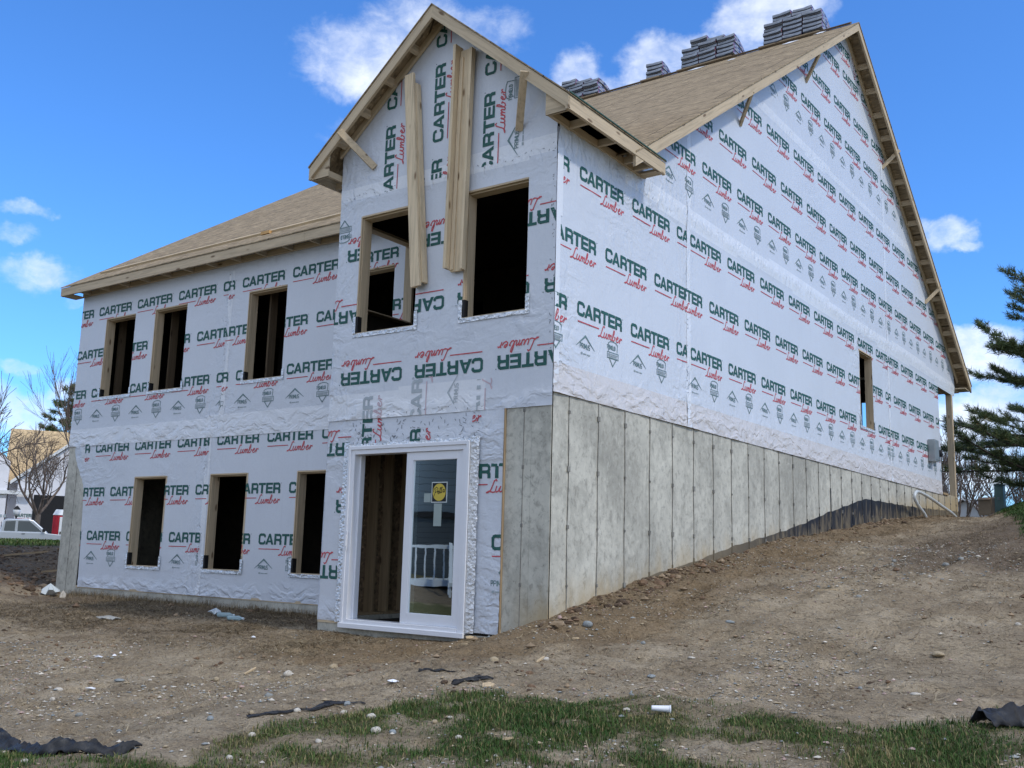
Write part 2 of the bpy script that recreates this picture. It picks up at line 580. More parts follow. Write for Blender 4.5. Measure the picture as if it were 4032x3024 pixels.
def glass2(t, bs):
    out = [n for n in t.t.nodes if n.type == 'OUTPUT_MATERIAL'][0]
    tr = t.n('ShaderNodeBsdfTransparent'); tr.inputs[0].default_value = (.42, .52, .49, 1)
    gl = t.n('ShaderNodeBsdfGlossy'); gl.inputs['Roughness'].default_value = .01
    gl.inputs['Color'].default_value = (.85, .95, .95, 1)
    b = t.n('ShaderNodeBump'); b.inputs['Strength'].default_value = .012; b.inputs['Distance'].default_value = .02
    t.put(b.inputs['Height'], t.noise(t.scalev(obj_co(t), (1, 1, 2)), 2.2, 2, .5))
    t.put(gl.inputs['Normal'], b.outputs[0])
    mx = t.n('ShaderNodeMixShader')
    lw = t.n('ShaderNodeFresnel'); lw.inputs[0].default_value = 1.5
    t.put(mx.inputs[0], t.m('ADD', t.m('MULTIPLY', lw.outputs[0], 1.5), .10, None, True))
    t.t.links.new(tr.outputs[0], mx.inputs[1]); t.t.links.new(gl.outputs[0], mx.inputs[2])
    t.t.links.new(mx.outputs[0], out.inputs[0])


M['glass'] = mat('double_glazing', (.5, .5, .5), .02, 0, glass2)

# ------------------------------------------------------------------ lettering
def stroke(pts, w):
    """polyline of thickness w as convex quads (mitre-less, joints overlapped by small caps)"""
    out = []
    P = [Vector((p[0], p[1])) for p in pts]
    for i in range(len(P) - 1):
        a, b = P[i], P[i + 1]
        d = (b - a)
        if d.length < 1e-6: continue
        d.normalize()
        n = Vector((-d.y, d.x)) * w / 2
        ext = d * w * .36
        a2 = a - (ext if i > 0 else d * 0); b2 = b + (ext if i < len(P) - 2 else d * 0)
        out.append([(a2.x + n.x, a2.y + n.y), (a2.x - n.x, a2.y - n.y), (b2.x - n.x, b2.y - n.y), (b2.x + n.x, b2.y + n.y)])
    return out


def rect(x0, y0, x1, y1): return [(x0, y0), (x1, y0), (x1, y1), (x0, y1)]


def glyph_R(x):
    g = [rect(x, 0, x + .044, .16)]
    g += stroke([(x + .03, .143), (x + .112, .143), (x + .13, .134), (x + .138, .118), (x + .138, .096), (x + .13, .08), (x + .112, .071), (x + .03, .071)], .034)
    g += stroke([(x + .108, .072), (x + .13, .062), (x + .138, .045), (x + .138, 0)], .042)
    return g


def carter():
    g = stroke([(.143, .104), (.143, .124), (.132, .138), (.113, .145), (.052, .145), (.033, .138), (.021, .122), (.021, .038), (.033, .022),
                (.052, .015), (.113, .015), (.132, .022), (.143, .036), (.143, .056)], .035)
    g += [[(.158, 0), (.205, 0), (.268, .16), (.232, .16)], [(.29, 0), (.337, 0), (.268, .16), (.232, .16)], rect(.19, .032, .305, .06)]
    g += glyph_R(.35)
    g += [rect(.515, .126, .672, .16), rect(.572, 0, .616, .13)]
    g += [rect(.682, 0, .726, .16), rect(.72, 0, .832, .034), rect(.72, .063, .826, .096), rect(.72, .126, .832, .16)]
    g += glyph_R(.842)
    g += stroke([(1.012, .15), (1.022, .15)], .012)
    return g


def lumber():
    g = [rect(.015, -.073, .475, -.060)]
    S = [[(.575, -.035), (.565, -.018), (.545, -.03), (.525, -.075), (.505, -.118), (.475, -.142), (.455, -.140)], [(.455, -.142), (.49, -.128), (.53, -.140), (.555, -.132)],
         [(.575, -.078), (.56, -.12), (.568, -.138), (.588, -.13), (.612, -.085)], [(.615, -.08), (.6, -.122), (.612, -.137), (.628, -.128)],
         [(.645, -.08), (.628, -.138)], [(.632, -.118), (.662, -.083), (.67, -.09), (.655, -.138)], [(.66, -.115), (.69, -.083), (.698, -.092), (.685, -.13), (.7, -.137), (.716, -.12)],
         [(.716, -.12), (.75, -.06), (.756, -.03), (.745, -.025), (.728, -.07), (.715, -.12), (.725, -.138), (.748, -.132), (.765, -.105), (.76, -.09), (.775, -.1)],
         [(.785, -.115), (.82, -.1), (.828, -.085), (.815, -.078), (.795, -.098), (.79, -.125), (.805, -.138), (.83, -.128), (.85, -.1)],
         [(.86, -.078), (.868, -.092), (.852, -.138)], [(.857, -.118), (.876, -.09), (.892, -.085), (.895, -.1)]]
    for s in S:
        g += stroke([(.455 + (x - .455) * 1.235, y * 1.12 + .005) for x, y in s], .0145)
    return g


FONT = {'P': [[(0, 0), (0, 1), (.5, 1), (.6, .8), (.5, .5), (0, .5)]], 'R': [[(0, 0), (0, 1), (.5, 1), (.6, .8), (.5, .5), (0, .5)], [(.3, .5), (.6, 0)]],
        'I': [[(.1, 0), (.1, 1)]], 'M': [[(0, 0), (0, 1), (.35, .3), (.7, 1), (.7, 0)]], 'U': [[(0, 1), (0, .15), (.15, 0), (.45, 0), (.6, .15), (.6, 1)]],
        'S': [[(.6, .85), (.45, 1), (.12, 1), (0, .8), (.1, .55), (.5, .45), (.6, .2), (.45, 0), (.12, 0), (0, .15)]],
        'T': [[(0, 1), (.6, 1)], [(.3, 1), (.3, 0)]], 'H': [[(0, 0), (0, 1)], [(.6, 0), (.6, 1)], [(0, .5), (.6, .5)]], 'E': [[(.55, 1), (0, 1), (0, 0), (.55, 0)], [(0, .5), (.45, .5)]],
        'L': [[(0, 1), (0, 0), (.5, 0)]], 'D': [[(0, 0), (0, 1), (.4, 1), (.6, .75), (.6, .25), (.4, 0), (0, 0)]], '-': [[(.05, .5), (.4, .5)]]}
ADV = {'I': .35, 'M': .95, '-': .6}


def write(s, x, y, h, w, wd=None):
    g = []
    for c in s:
        for st in FONT[c]:
            g += stroke([(x + px * h * w, y + py * h) for px, py in st], wd or h * .2)
        x += ADV.get(c, .85) * h * w
    return g


def primus():
    g = [[(-.205, -.045), (-.195, -.045), (.0, .075), (.0, .105)], [(0, .105), (0, .075), (.195, -.045), (.205, -.045)]]
    g += write('PRIMUS', -.115, -.055, .055, .86, .009)
    return g


def primus_sub():
    return [rect(-.10, -.125, -.065, -.10), rect(-.055, -.121, .02, -.108), rect(.03, -.121, .10, -.108)]


def shield():
    g = stroke([(-.095, .02), (-.105, .115), (-.06, .135), (0, .142), (.06, .135), (.105, .115), (.095, .02)], .010)
    g += write('T-SHIELD', -.135, .045, .045, .72, .01)
    g += stroke([(-.125, .01), (.125, .01), (.125, -.06), (-.125, -.06), (-.125, .01)], .008)
    g += stroke([(-.075, -.065), (0, -.15), (.075, -.065)], .014)
    return g


def shield_sub():
    return [rect(-.11, -.018, .11, -.006), rect(-.11, -.036, .09, -.026), rect(-.10, -.053, .105, -.044)]


GL = {'logo': [(carter(), 1), (lumber(), 2)], 'primus': [(primus(), 9), (primus_sub(), 3)], 'shield': [(shield(), 9), (shield_sub(), 3)],
      'faded': [(carter(), 4), (lumber(), 5)], 'fprimus': [(primus(), 4)]}
GB = {'logo': (-.02, -.2, 1.05, .2), 'faded': (-.02, -.2, 1.05, .2), 'primus': (-.22, -.14, .22, .12), 'fprimus': (-.22, -.14, .22, .12), 'shield': (-.15, -.16, .15, .15)}


def clip_half(P, a, b, c):
    """keep a*x+b*y<=c"""
    out = []
    n = len(P)
    for i in range(n):
        p, q = P[i], P[(i + 1) % n]
        dp, dq = a * p[0] + b * p[1] - c, a * q[0] + b * q[1] - c
        if dp <= 0: out.append(p)
        if (dp < 0 < dq) or (dq < 0 < dp):
            t = dp / (dp - dq)
            out.append((p[0] + (q[0] - p[0]) * t, p[1] + (q[1] - p[1]) * t))
    return out


def subtract(P, h):
    x0, x1, y0, y1 = h
    res = []
    xs = [p[0] for p in P]; ys = [p[1] for p in P]
    if max(xs) <= x0 or min(xs) >= x1 or max(ys) <= y0 or min(ys) >= y1: return [P]
    a = clip_half(P, 1, 0, x0)
    if len(a) > 2: res.append(a)
    b = clip_half(P, -1, 0, -x1)
    if len(b) > 2: res.append(b)
    m = clip_half(clip_half(P, -1, 0, -x0), 1, 0, x1)
    if len(m) > 2:
        c = clip_half(m, 0, 1, y0)
        if len(c) > 2: res.append(c)
        d = clip_half(m, 0, -1, -y1)
        if len(d) > 2: res.append(d)
    return res


def place_text(items, holes, halves, hmin=-99):
    """items: (kind, s, t, rot deg, (s0,s1,t0,t1)); returns list of (poly2d, mi)"""
    out = []
    for kind, s, t, rot, clip in items:
        a = R_(rot); c_, s_ = math.cos(a), math.sin(a)
        bx0, by0, bx1, by1 = GB[kind]
        cs = [(s + x * c_ - y * s_, t + x * s_ + y * c_) for x in (bx0, bx1) for y in (by0, by1)]
        X0, X1 = min(p[0] for p in cs), max(p[0] for p in cs)
        Y0, Y1 = min(p[1] for p in cs), max(p[1] for p in cs)
        if X1 < clip[0] or X0 > clip[1] or Y1 < clip[2] or Y0 > clip[3]: continue
        hs = [h for h in holes if not (X1 < h[0] or X0 > h[1] or Y1 < h[2] or Y0 > h[3])]
        hv = [(1, 0, clip[1])] * (X1 > clip[1]) + [(-1, 0, -clip[0])] * (X0 < clip[0]) + [(0, 1, clip[3])] * (Y1 > clip[3]) + [(0, -1, -clip[2])] * (Y0 < clip[2])
        hv += [h for h in halves if Y1 > hmin and any(h[0] * p[0] + h[1] * p[1] > h[2] for p in cs)]
        for polys, mi in GL[kind]:
            for P in polys:
                Q = [(s + x * c_ - y * s_, t + x * s_ + y * c_) for x, y in P]
                for h in hv:
                    Q = clip_half(Q, *h)
                    if len(Q) < 3: break
                if len(Q) < 3: continue
                L = [Q]
                for h in hs:
                    L = [q2 for q in L for q2 in subtract(q, h)]
                out += [(q, mi) for q in L]
    return out


def logo_row(s, per, t, clip, n=24, kind='logo', rot=0, k0=-3):
    return [(kind, s + per * k, t, rot, clip) for k in range(k0, n)]


def mark_row(s, per, t, clip, n=40, first=0, rot=0):
    return [(('primus', 'shield')[(k + first) % 2], s + per * k, t, rot, clip) for k in range(-3, n)]


INKS = [M['wrap'], M['green_ink'], M['red_ink'], M['grey_ink'], M['faded_ink'], M['faded_red'], M['wrap_low'], M['wrap_tape'], M['staple'], M['mark_ink']]


def wrap(name, frame, s0, s1, t0, t1, holes, items, halves=(), disp=None, roof=None, left=None, low=None, seams=(), parent=None, step=.05, hems=(), pulls=(), hmin=-99, sl=None, bits=(), bands=()):
    """a sheet of printed house wrap over a wall; the sheet's folds are real geometry, the print rides on them"""
    def P(s, t, d):
        s, t, d = np.broadcast_arrays(np.asarray(s, float), np.asarray(t, float), np.asarray(d, float))
        if frame[0] == 'F': return np.stack([s, frame[1] - d, t], -1)
        if frame[0] == 'G': return np.stack([frame[1] + d, s, t], -1)
        return np.stack([frame[1] - d, s, t], -1)
    off = frame[2]

    def D(s, t):
        s = np.asarray(s, float); t = np.asarray(t, float)
        d = .003 * fbm(s * 1.1 + off, t * 1.1, 3, 5) + .0016 * fbm(s * 4.5, t * 1.2 + off, 3, 9)
        mk = sst(fbm(s * .7 + off, t * .5, 3, 21), .05, .5)
        ph = s * 2.2 + t * 1.1 + 3 * fbm(s * 1.3, t * 1.3 + off, 3, 31)
        d = d + mk * .0028 * np.abs(np.sin(ph * 5))
        for (h0, h1, dd, amp) in hems:  # slack hems: (edge height, upper limit, direction of the folds, size)
            w = sst(t, h1, h0) * (t > h0 - .2)
            ph = s * 7 + dd * t * 16 + 5.5 * fbm(s * 1.6 + off, t * 3.0, 3, 41)
            q = np.abs(((ph / PI) % 1) - .5) * 2
            env = .35 + .65 * sst(fbm(s * .8 + off, t * 1.3, 2, 51), -.25, .35)
            d = d + w * amp * env * (1 - q) ** 2.2
            ph = s * 2.3 - dd * t * 13 + 4 * fbm(s * 1.1, t * 2.4 + off, 3, 61)
            q = np.abs(((ph / PI) % 1) - .5) * 2
            d = d + w * amp * .8 * (1 - q) ** 3
        for (ps, pt, rad, amp) in pulls:  # creases radiating from a pinned point
            r = np.hypot(s - ps, t - pt); a = np.arctan2(t - pt, s - ps)
            d = d + amp * np.exp(-r / rad) * sst(r, .01, .12) * (np.sin(a * 13 + 2 * fbm(s * 2, t * 2, 2, 71)) ** 2)
        for (ss, amp) in seams:
            w = np.exp(-np.abs(s - ss) / .13)
            d = d + amp * w * np.sin((s - ss) * 60 + 2.5 * fbm(s * 2, t * .9 + off, 3, 81)) ** 2
        if disp is not None: d = d + disp(s, t)
        return d

    def slack(s, t):
        s = np.asarray(s, float); t = np.asarray(t, float)
        a = 0 * s; b = 0 * s
        for (h0, h1, dd, amp) in hems:
            a = np.maximum(a, np.clip(1.25 * sst(t, h1 + .12 * fbm(s, t * 0, 2, 7), h0) * (t > h0 - .25), 0, 1))
        for (ps, pt, rad, amp) in pulls:
            w = np.exp(-np.hypot(s - ps, t - pt) / rad) * amp / .012
            a = np.maximum(a, np.clip(w, 0, .9)); b = np.maximum(b, np.clip(w * .8, 0, .9))
        for (ss, amp) in seams:
            b = np.maximum(b, .75 * np.exp(-np.abs(s - ss) / .22))
        if sl is not None:
            b = np.maximum(b, sl(s, t))
        return np.stack([a, b, 0 * a], -1)

    def axis(a, b, cuts):
        cuts = sorted(set([a, b] + [c for c in cuts if a < c < b]))
        out = []
        for p, q in zip(cuts[:-1], cuts[1:]):
            n = max(1, int(round((q - p) / step)))
            out += list(np.linspace(p, q, n, endpoint=False))
        return np.array(out + [b])
    S = axis(s0, s1, [h[i] for h in holes for i in (0, 1)])
    T = axis(t0, t1, [h[i] for h in holes for i in (2, 3)] + ([low] if low is not None else []))
    ss, tt = np.meshgrid(S, T)
    if roof is not None:
        tt = np.minimum(tt, roof(ss))
    if left is not None:
        ss = np.maximum(ss, left(tt))
    V = P(ss, tt, D(ss, tt)).reshape(-1, 3)
    ns = len(S)
    i, j = np.meshgrid(np.arange(len(T) - 1), np.arange(ns - 1), indexing='ij')
    sm = (S[:-1] + S[1:]) / 2; tm = (T[:-1] + T[1:]) / 2
    keep = np.ones((len(T) - 1, ns - 1), bool)
    for h in holes:
        keep &= ~((sm[None, :] > h[0]) & (sm[None, :] < h[1]) & (tm[:, None] > h[2]) & (tm[:, None] < h[3]))
    hgt = np.maximum(tt[1:, :-1] - tt[:-1, :-1], tt[1:, 1:] - tt[:-1, 1:])
    keep &= hgt > 1e-5
    wid = ss[:-1, 1:] - ss[:-1, :-1]
    keep &= wid > 1e-5
    a = (i * ns + j)
    F = np.stack([a, a + 1, a + ns + 1, a + ns], -1)[keep]
    MI = np.zeros(len(F), int)
    if low is not None:
        MI[(np.broadcast_to(tm[:, None], keep.shape)[keep] < low)] = 6
    if bands:
        TM = np.broadcast_to(tm[:, None], keep.shape)[keep]; SM = np.broadcast_to(sm[None, :], keep.shape)[keep]
        for (b0, b1, c0, c1) in bands:
            MI[(TM > b0 + .03 * np.sin(SM * 1.3)) & (TM < b1 + .03 * np.sin(SM * .9 + 1)) & (SM > c0) & (SM < c1)] = 7
    mb = MB()
    tx = place_text(items, holes, halves, hmin)
    r_s = random.Random(int(off) + 3)
    def staple(s, t, l):
        a_ = r_s.uniform(0, 3.1); c_, s_ = math.cos(a_) * l, math.sin(a_) * l; w_ = .0035
        return [([(s - s_ / l * w_, t + c_ / l * w_), (s + s_ / l * w_, t - c_ / l * w_), (s + c_ + s_ / l * w_, t + s_ - c_ / l * w_), (s + c_ - s_ / l * w_, t + s_ + c_ / l * w_)], 8)]
    for (sa_, sb_, ta_, tb_, n_, l_) in bits:
        for _ in range(n_):
            q_ = (r_s.uniform(sa_, sb_), r_s.uniform(ta_, tb_))
            if not any(h[0] - .03 < q_[0] < h[1] + .03 and h[2] - .03 < q_[1] < h[3] + .03 for h in holes): tx += staple(*q_, l_ * r_s.uniform(.6, 1.3))
    for (ss_, amp) in seams:
        for _ in range(26):
            q_ = (ss_ + r_s.uniform(-.01, .02), r_s.uniform(t0 + .05, (float(roof(ss_)) if roof is not None else t1) - .05))
            tx += staple(*q_, .022)
    # seam strips
    strips = []
    for (ss_, amp) in seams:
        y1 = float(roof(ss_)) - .03 if roof is not None else t1
        n = max(2, int((y1 - t0) / .12))
        for q in range(n):
            ta, tb = t0 + (y1 - t0) * q / n, t0 + (y1 - t0) * (q + 1) / n
            for L in [[(ss_ - .005, ta), (ss_ + .115, ta), (ss_ + .115, tb), (ss_ - .005, tb)]]:
                pieces = [L]
                for h in holes: pieces = [x for p in pieces for x in subtract(p, h)]
                strips += [(p, 7) for p in pieces]
    vs, fs, mis = [V], [], []
    sks = [slack(ss.ravel(), tt.ravel())]
    k = len(V)
    for (lst, lift) in ((strips, .0018), (tx, .0042)):
        if not lst: continue
        pts = np.array([p for poly, _ in lst for p in poly])
        d = D(pts[:, 0], pts[:, 1]) + lift
        vs.append(P(pts[:, 0], pts[:, 1], d)); sks.append(slack(pts[:, 0], pts[:, 1]))
        for poly, mi in lst:
            fs.append(tuple(range(k, k + len(poly)))); mis.append(mi); k += len(poly)
    VV = np.concatenate(vs)
    me = bpy.data.meshes.new(name)
    faces = [tuple(f) for f in F.tolist()] + fs
    me.from_pydata(VV.tolist(), [], faces)
    for m in INKS: me.materials.append(m)
    me.polygons.foreach_set('material_index', np.concatenate([MI, np.array(mis, int)]) if mis else MI)
    me.polygons.foreach_set('use_smooth', [True] * len(faces))
    me.update()
    SK = np.concatenate(sks).astype(np.float32)
    at = me.color_attributes.new('slack', 'FLOAT_COLOR', 'POINT')
    at.data.foreach_set('color', np.concatenate([SK, np.ones((len(SK), 1), np.float32)], 1).ravel())
    o = bpy.data.objects.new(name, me)
    col.objects.link(o)
    if parent: o.parent = parent
    return o


# ------------------------------------------------------------------ the new house
Wb, D0, Wm, L0 = 3.303, 1.504, 11.634, 18.894
YR, ZR = 10.39, 8.999           # ridge
EY0, EZ = 1.195, 2.968          # main front eave
EY1 = 2 * YR - EY0
OG = .3125
BX, BZ, BE, BEZ = -1.652, 4.747, 1.9705, 3.095  # bay ridge x, z, half span, eave z
BY0, BY1 = -.293, 1.94
house = empty('new_house', (0, 0, -2.6), 'unfinished two storey house wrapped in white printed sheeting on a bare concrete foundation', 'house')


def keep_world(o, p):
    o.parent = p
    o.matrix_parent_inverse = Matrix.Translation(-p.location)
    return o


class HB(MB):
    def build(s, name, mats, parent=None, **k):
        o = MB.build(s, name, mats, None, **k)
        p = parent or house
        o.parent = p
        if p is house: o.matrix_parent_inverse = Matrix.Translation((0, 0, 2.6))
        return o


def hw(*a, **k):
    o = wrap(*a, **k)
    return keep_world(o, house)


def roofz(y): return ZR - SLOPE * np.abs(YR - np.asarray(y, float))


# foundation
fb = HB()
fb.box(-.26, -.012, .012, L0, -3.6, -.0)
fb.box(-.59, -.262, .012, .26, -3.6, -.003)
fb.box(-3.303, -.592, .012, .26, -3.6, -2.60)
fb.box(-3.303, -3.05, .262, 1.5, -3.6, -2.53)
fb.box(-10.99, -3.06, D0 + .012, D0 + .25, -3.6, -2.53)
fb.box(-Wm, -10.993, D0 + .012, D0 + .25, -3.6, -.004)
fb.box(-Wm, -Wm + .25, D0 + .252, L0 - .003, -3.6, -.006)
fb.box(-Wm + .252, -.262, L0 - .25, L0 - .006, -3.6, -.006)
# form joints, ragged fins of mortar and tie stubs
js = [.348 + .61 * k for k in range(31)]
for k, y in enumerate(js):
    if y > L0 - .05: break
    z = -.03
    zb = -2.5 + .115 * y
    pts = []
    while z > zb:
        w = .011 + .006 * math.sin(k * 7 + z * 9)
        z2 = z - .11
        o1 = .006 * math.sin(k * 3 + z * 5); o2 = .006 * math.sin(k * 3 + z2 * 5)
        fb.prism((-.013, y + o1 - w / 2, z), (-.013, y + o2 - w / 2, z2), (.009, 0, 0), (0, w, 0), 1)
        z = z2
    z = -.22
    while z > zb:
        r = .018 + .008 * math.sin(k * 5 + z * 13)
        fb.box(-.013, .006, y - r, y + r * .8, z - r * 1.2, z + r, 1)
        z -= .61
for x in (-.36, -11.32):
    y = .012 if x > -5 else D0 + .012
    fb.box(x - .004, x + .004, y - .003, y + .01, -2.7, -.03, 1)
    for z in (-.22, -.83, -1.44, -2.05):
        fb.box(x - .014, x + .014, y - .006, y + .01, z - .02, z + .02, 1)
found = fb.build('foundation_wall', [M['concrete'], M['concrete_dark']])
dp = [(.58, -2.26), (1.15, -2.17), (2.08, -1.965), (3.39, -1.775), (4.62, -1.554), (6.46, -1.294), (7.62, -1.10), (8.85, -.856), (8.97, -.846), (10.82, -.527), (11.0, -.515),
      (11.96, -.506), (13.81, -.492), (16.06, -.444), (18.85, -.369), (18.87, -.37)]
db = HB()
for (a, za), (b, zb) in zip(dp[:-1], dp[1:]):
    n = max(1, int((b - a) / .12))
    for i in range(n):
        ya, yb = a + (b - a) * i / n, a + (b - a) * (i + 1) / n
        w = lambda y: za + (zb - za) * (y - a) / (b - a) + .012 * math.sin(y * 11) * math.sin(y * 3.1)
        db.face([(-.0085, ya, -3.4), (-.0085, yb, -3.4), (-.0085, yb, w(yb)), (-.0085, ya, w(ya))])
for y in js:
    zt = float(np.interp(y, [p[0] for p in dp], [p[1] for p in dp]))
    if 1 < y < L0 - .1:
        db.box(-.012, .0, y - .012, y + .012, -3.2, zt + .05 + (.35 if abs(y - 8.9) < .3 else 0))
dmp = db.build('damp_proof_coating', M['damp'], found, fix=False)
dmp.parent = found
M_sill = M['wood_y']

# openings -----------------------------------------------------------------
up1, up2, up3, up4 = (-10.80, -9.91, .842, 2.294), (-9.325, -8.436, .842, 2.294), (-6.847, -5.957, .834, 2.285), (-4.61, -3.722, .834, 2.275)
lo1, lo2, lo3 = (-9.50, -8.635, -2.109, -.62), (-7.475, -6.603, -2.109, -.62), (-5.466, -4.59, -2.109, -.62)
bw1, bw2 = (-2.92, -1.968, .876, 2.385), (-1.247, -.368, .876, 2.385)
dr = (-2.8725, -1.0525, -2.6, -.533)
gw = (10.757, 11.635, .876, 2.38)
bs1 = (.25, 1.25, 1.3, 2.42)

H_main = [up1, up2, up3, up4, lo1, lo2, lo3]
T = []
A1, A2 = (-Wm, -7.37, -.02, 2.9), (-7.37, -3.2, -.02, 2.9)
for cl, s1_, s2_, s3_, pr in ((A1, -11.063, -11.658, -11.063, 1.184), (A2, -7.032, -6.45, -7.032, 1.186)):
    T += logo_row(s1_, pr, 2.375, cl) + logo_row(s2_, pr, 1.60, cl) + logo_row(s3_, pr, .855, cl)
T += mark_row(-11.44, .594, .53, A1, first=1) + mark_row(-7.42, .596, .53, A2, first=1)
wr = hw('house_wrap', ('F', D0, 0), -Wm, -3.303, -.03, 2.96, [up1, up2, up3, up4], T, bands=((-.1, .30, -20, 0),), hems=((-.03, .50, 1.0, .012),), sl=lambda s, t: .8 * sst(t, 2.5, 2.95) * sst(s, -9, -6.5) + .08,
        seams=((-7.37, .004),), pulls=((-7.37, .1, .5, .012), (-10.8, .84, .25, .006), (-5.95, .84, .25, .006), (-7.3, 2.9, .7, .01), (-3.4, .1, .6, .012)), step=.045)
T = []
B1, B2 = (-Wm, -7.635, -2.6, 0.1), (-7.635, -3.2, -2.6, 0.1)
for cl, s1_, s2_, s3_, pr in ((B1, -10.757, -11.37, -10.78, 1.18), (B2, -7.379, -7.98, -7.42, 1.19)):
    T += logo_row(s1_, pr, -.16, cl) + logo_row(s2_ if cl is B1 else -6.822 - 1.19, pr, -.94, cl) + logo_row(s3_, pr, -1.70, cl)
T += mark_row(-10.605, .61, -1.99, B1, first=0) + mark_row(-7.30, .61, -2.01, B2, first=0)
lf = lambda t: -11.42 + .35 * sst(-t, .1, .9) + .06 * (-t)
hw('house_wrap', ('F', D0, 3), -11.42, -3.303, -2.515, 0.0, [lo1, lo2, lo3], T, left=lf, halves=[(-1, -.06, 11.09)], hems=((-2.515, -2.2, -.6, .014),),
   seams=((-7.635, .004),), disp=lambda s, t: -.004 + 0 * s, pulls=((-8.63, -.62, .3, .006), (-11.2, .0, .9, .010), (-7.6, -2.45, .4, .012), (-9.5, -2.1, .2, .006)), step=.045)

# gable wall ---------------------------------------------------------------
def groof(s):
    s = np.asarray(s, float)
    return np.where(s < 1.42, 2.935, roofz(s) - .055)


T = []
G1a, G1b, G1c = (0, 3.18, -.05, 2.78), (3.18, 12.75, -.05, 2.78), (12.75, 17.2, -.05, 2.78)
for cl, a, b, c, pr in ((G1a, .459, 1.049, .449, 1.215), (G1b, 3.291, 3.896, 3.291, 1.235), (G1c, 12.60, 13.15, 12.45, 1.235)):
    T += logo_row(a, pr, 2.445, cl) + logo_row(b, pr, 1.645, cl) + logo_row(c, pr, .875, cl)
T += mark_row(.637 - .61, .608, .575, G1a, first=1) + mark_row(3.42, .617, .55, G1b, first=0) + mark_row(12.9, .617, .55, G1c, first=1)
G2, G3, G4 = (0, 20, 2.72, 5.5), (0, 20, 5.42, 8.25), (0, 20, 8.1, 9)
T += logo_row(3.672, 1.226, 3.615, G2) + logo_row(4.255, 1.232, 4.325, G2) + logo_row(3.672, 1.226, 5.12, G2)
T += mark_row(3.849 - .6, .606, 3.25, G2, first=1)
T += logo_row(4.1, 1.228, 6.345, G3) + logo_row(4.72, 1.228, 7.055, G3) + logo_row(4.1, 1.228, 7.84, G3)
T += mark_row(4.0, .606, 5.99, G3, first=0)
T += [('logo', 10.85, 8.74, -63, G4), ('logo', 9.7, 8.35, 0, G4)]
T = [x for x in T if not (x[0] != 'logo' and x[2] < 3 and 3.05 < x[1] < 3.2)]
halves = [(SLOPE, 1, ZR - .075 + SLOPE * YR), (-SLOPE, 1, ZR - .075 - SLOPE * YR)]


def gdisp(s, t):
    # each course laps over the one below
    d = .006 * sst(t, 2.68 + .015 * np.sin(s * 2), 2.76) + .006 * sst(t, 5.40, 5.48) + .006 * sst(t, 8.1, 8.18)
    w = np.exp(-((t - 2.86 - .05 * np.sin(s)) / .07) ** 2)
    d = d + w * .010 * np.abs(np.sin(s * 2.1 + 2 * fbm(s, t * 2, 2, 3)))
    f = sst(s, 4.2, 1.6) * sst(t, 3.9, 3.0) * sst(t, 2.5, 2.8)
    d = d + f * .012 * np.abs(np.sin((s * .9 - t) * 16 + 2 * fbm(s * 2, t * 2, 2, 4)))
    return d


porch = (17.2, L0 - .14, -1, 2.62)
hw('house_wrap', ('G', 0, 7), 0, L0 + .1, -.045, 9, [gw, (17.2, 30, -1, 2.62)], T, halves=halves, hmin=2.85, roof=groof, low=.28, bands=((2.70, 2.97, 1.5, 20), (5.42, 5.56, 0, 20)), hems=((-.045, .42, -1.0, .016),), disp=gdisp,
   sl=lambda s, t: np.maximum(.95 * sst(s, 5.2, 1.2) * sst(t, 4.2, 3.1) * sst(t, 2.5, 2.75), np.maximum(.7 * np.exp(-((t - 2.86) / .12) ** 2), .5 * np.exp(-((t - 5.5) / .15) ** 2))) + .35 * sst(t, .9, .2) + .16 * (t < 2.6) * sst(s, 8, 12),
   seams=((3.18, .005), (12.75, .004)), pulls=((.03, .95, .35, .012), (.03, .35, .4, .016), (gw[0], gw[3], .5, .012), (gw[0], gw[2], .4, .010), (3.2, .05, .5, .014), (12.75, .1, .5, .012), (1.5, 2.9, .8, .012), (8.3, 4.6, .5, .008), (6.6, 6.2, .4, .008), (11.5, 5.0, .5, .008)), step=.055)
# bay front ----------------------------------------------------------------
C1 = (-3.303, 0, -.15, 2.63)
T = []
for s, t in ((-2.122, .40), (-1.52, 1.19), (-2.13, 1.975)):
    T += [('logo', s + 1.197 * k, t, 180, C1) for k in range(-3, 4)]
T += [(('shield', 'primus')[k % 2], -2.02 - .6 * k, 2.235, 180, C1) for k in range(-4, 4) if k in (0, 2)]
T += [('faded', -2.565, -.92, 90, (-3, -.95, -.19, .24)), ('faded', -1.80, -.28, 90, (-3, -.95, -.19, .25)), ('fprimus', -1.32, .04, 90, (-3, -.95, -.19, .24)), ('faded', -.95, -.42, 90, (-1, -.62, -.19, .16))]
C2 = (-3.303, 0, 2.64, 5)
for s, t0_ in ((-2.41, 2.485), (-1.635, 3.102), (-.87, 2.53)):
    T += [('logo', s, t0_ + 1.225 * k, 90, C2) for k in range(-2, 3)]
T += [('shield', -.585, 3.5, 90, C2), ('primus', -.575, 2.88, 90, C2), ('shield', -.575, 2.3, 90, C2)]
hv = [(-BZ * 0 - (BZ - BEZ) / BE, 1, BZ - .03 - (BZ - BEZ) / BE * BX), ((BZ - BEZ) / BE, 1, BZ - .03 + (BZ - BEZ) / BE * BX)]
bslope = (BZ - BEZ) / BE


def broof(s): return BZ - .015 - bslope * np.abs(np.asarray(s, float) - BX)


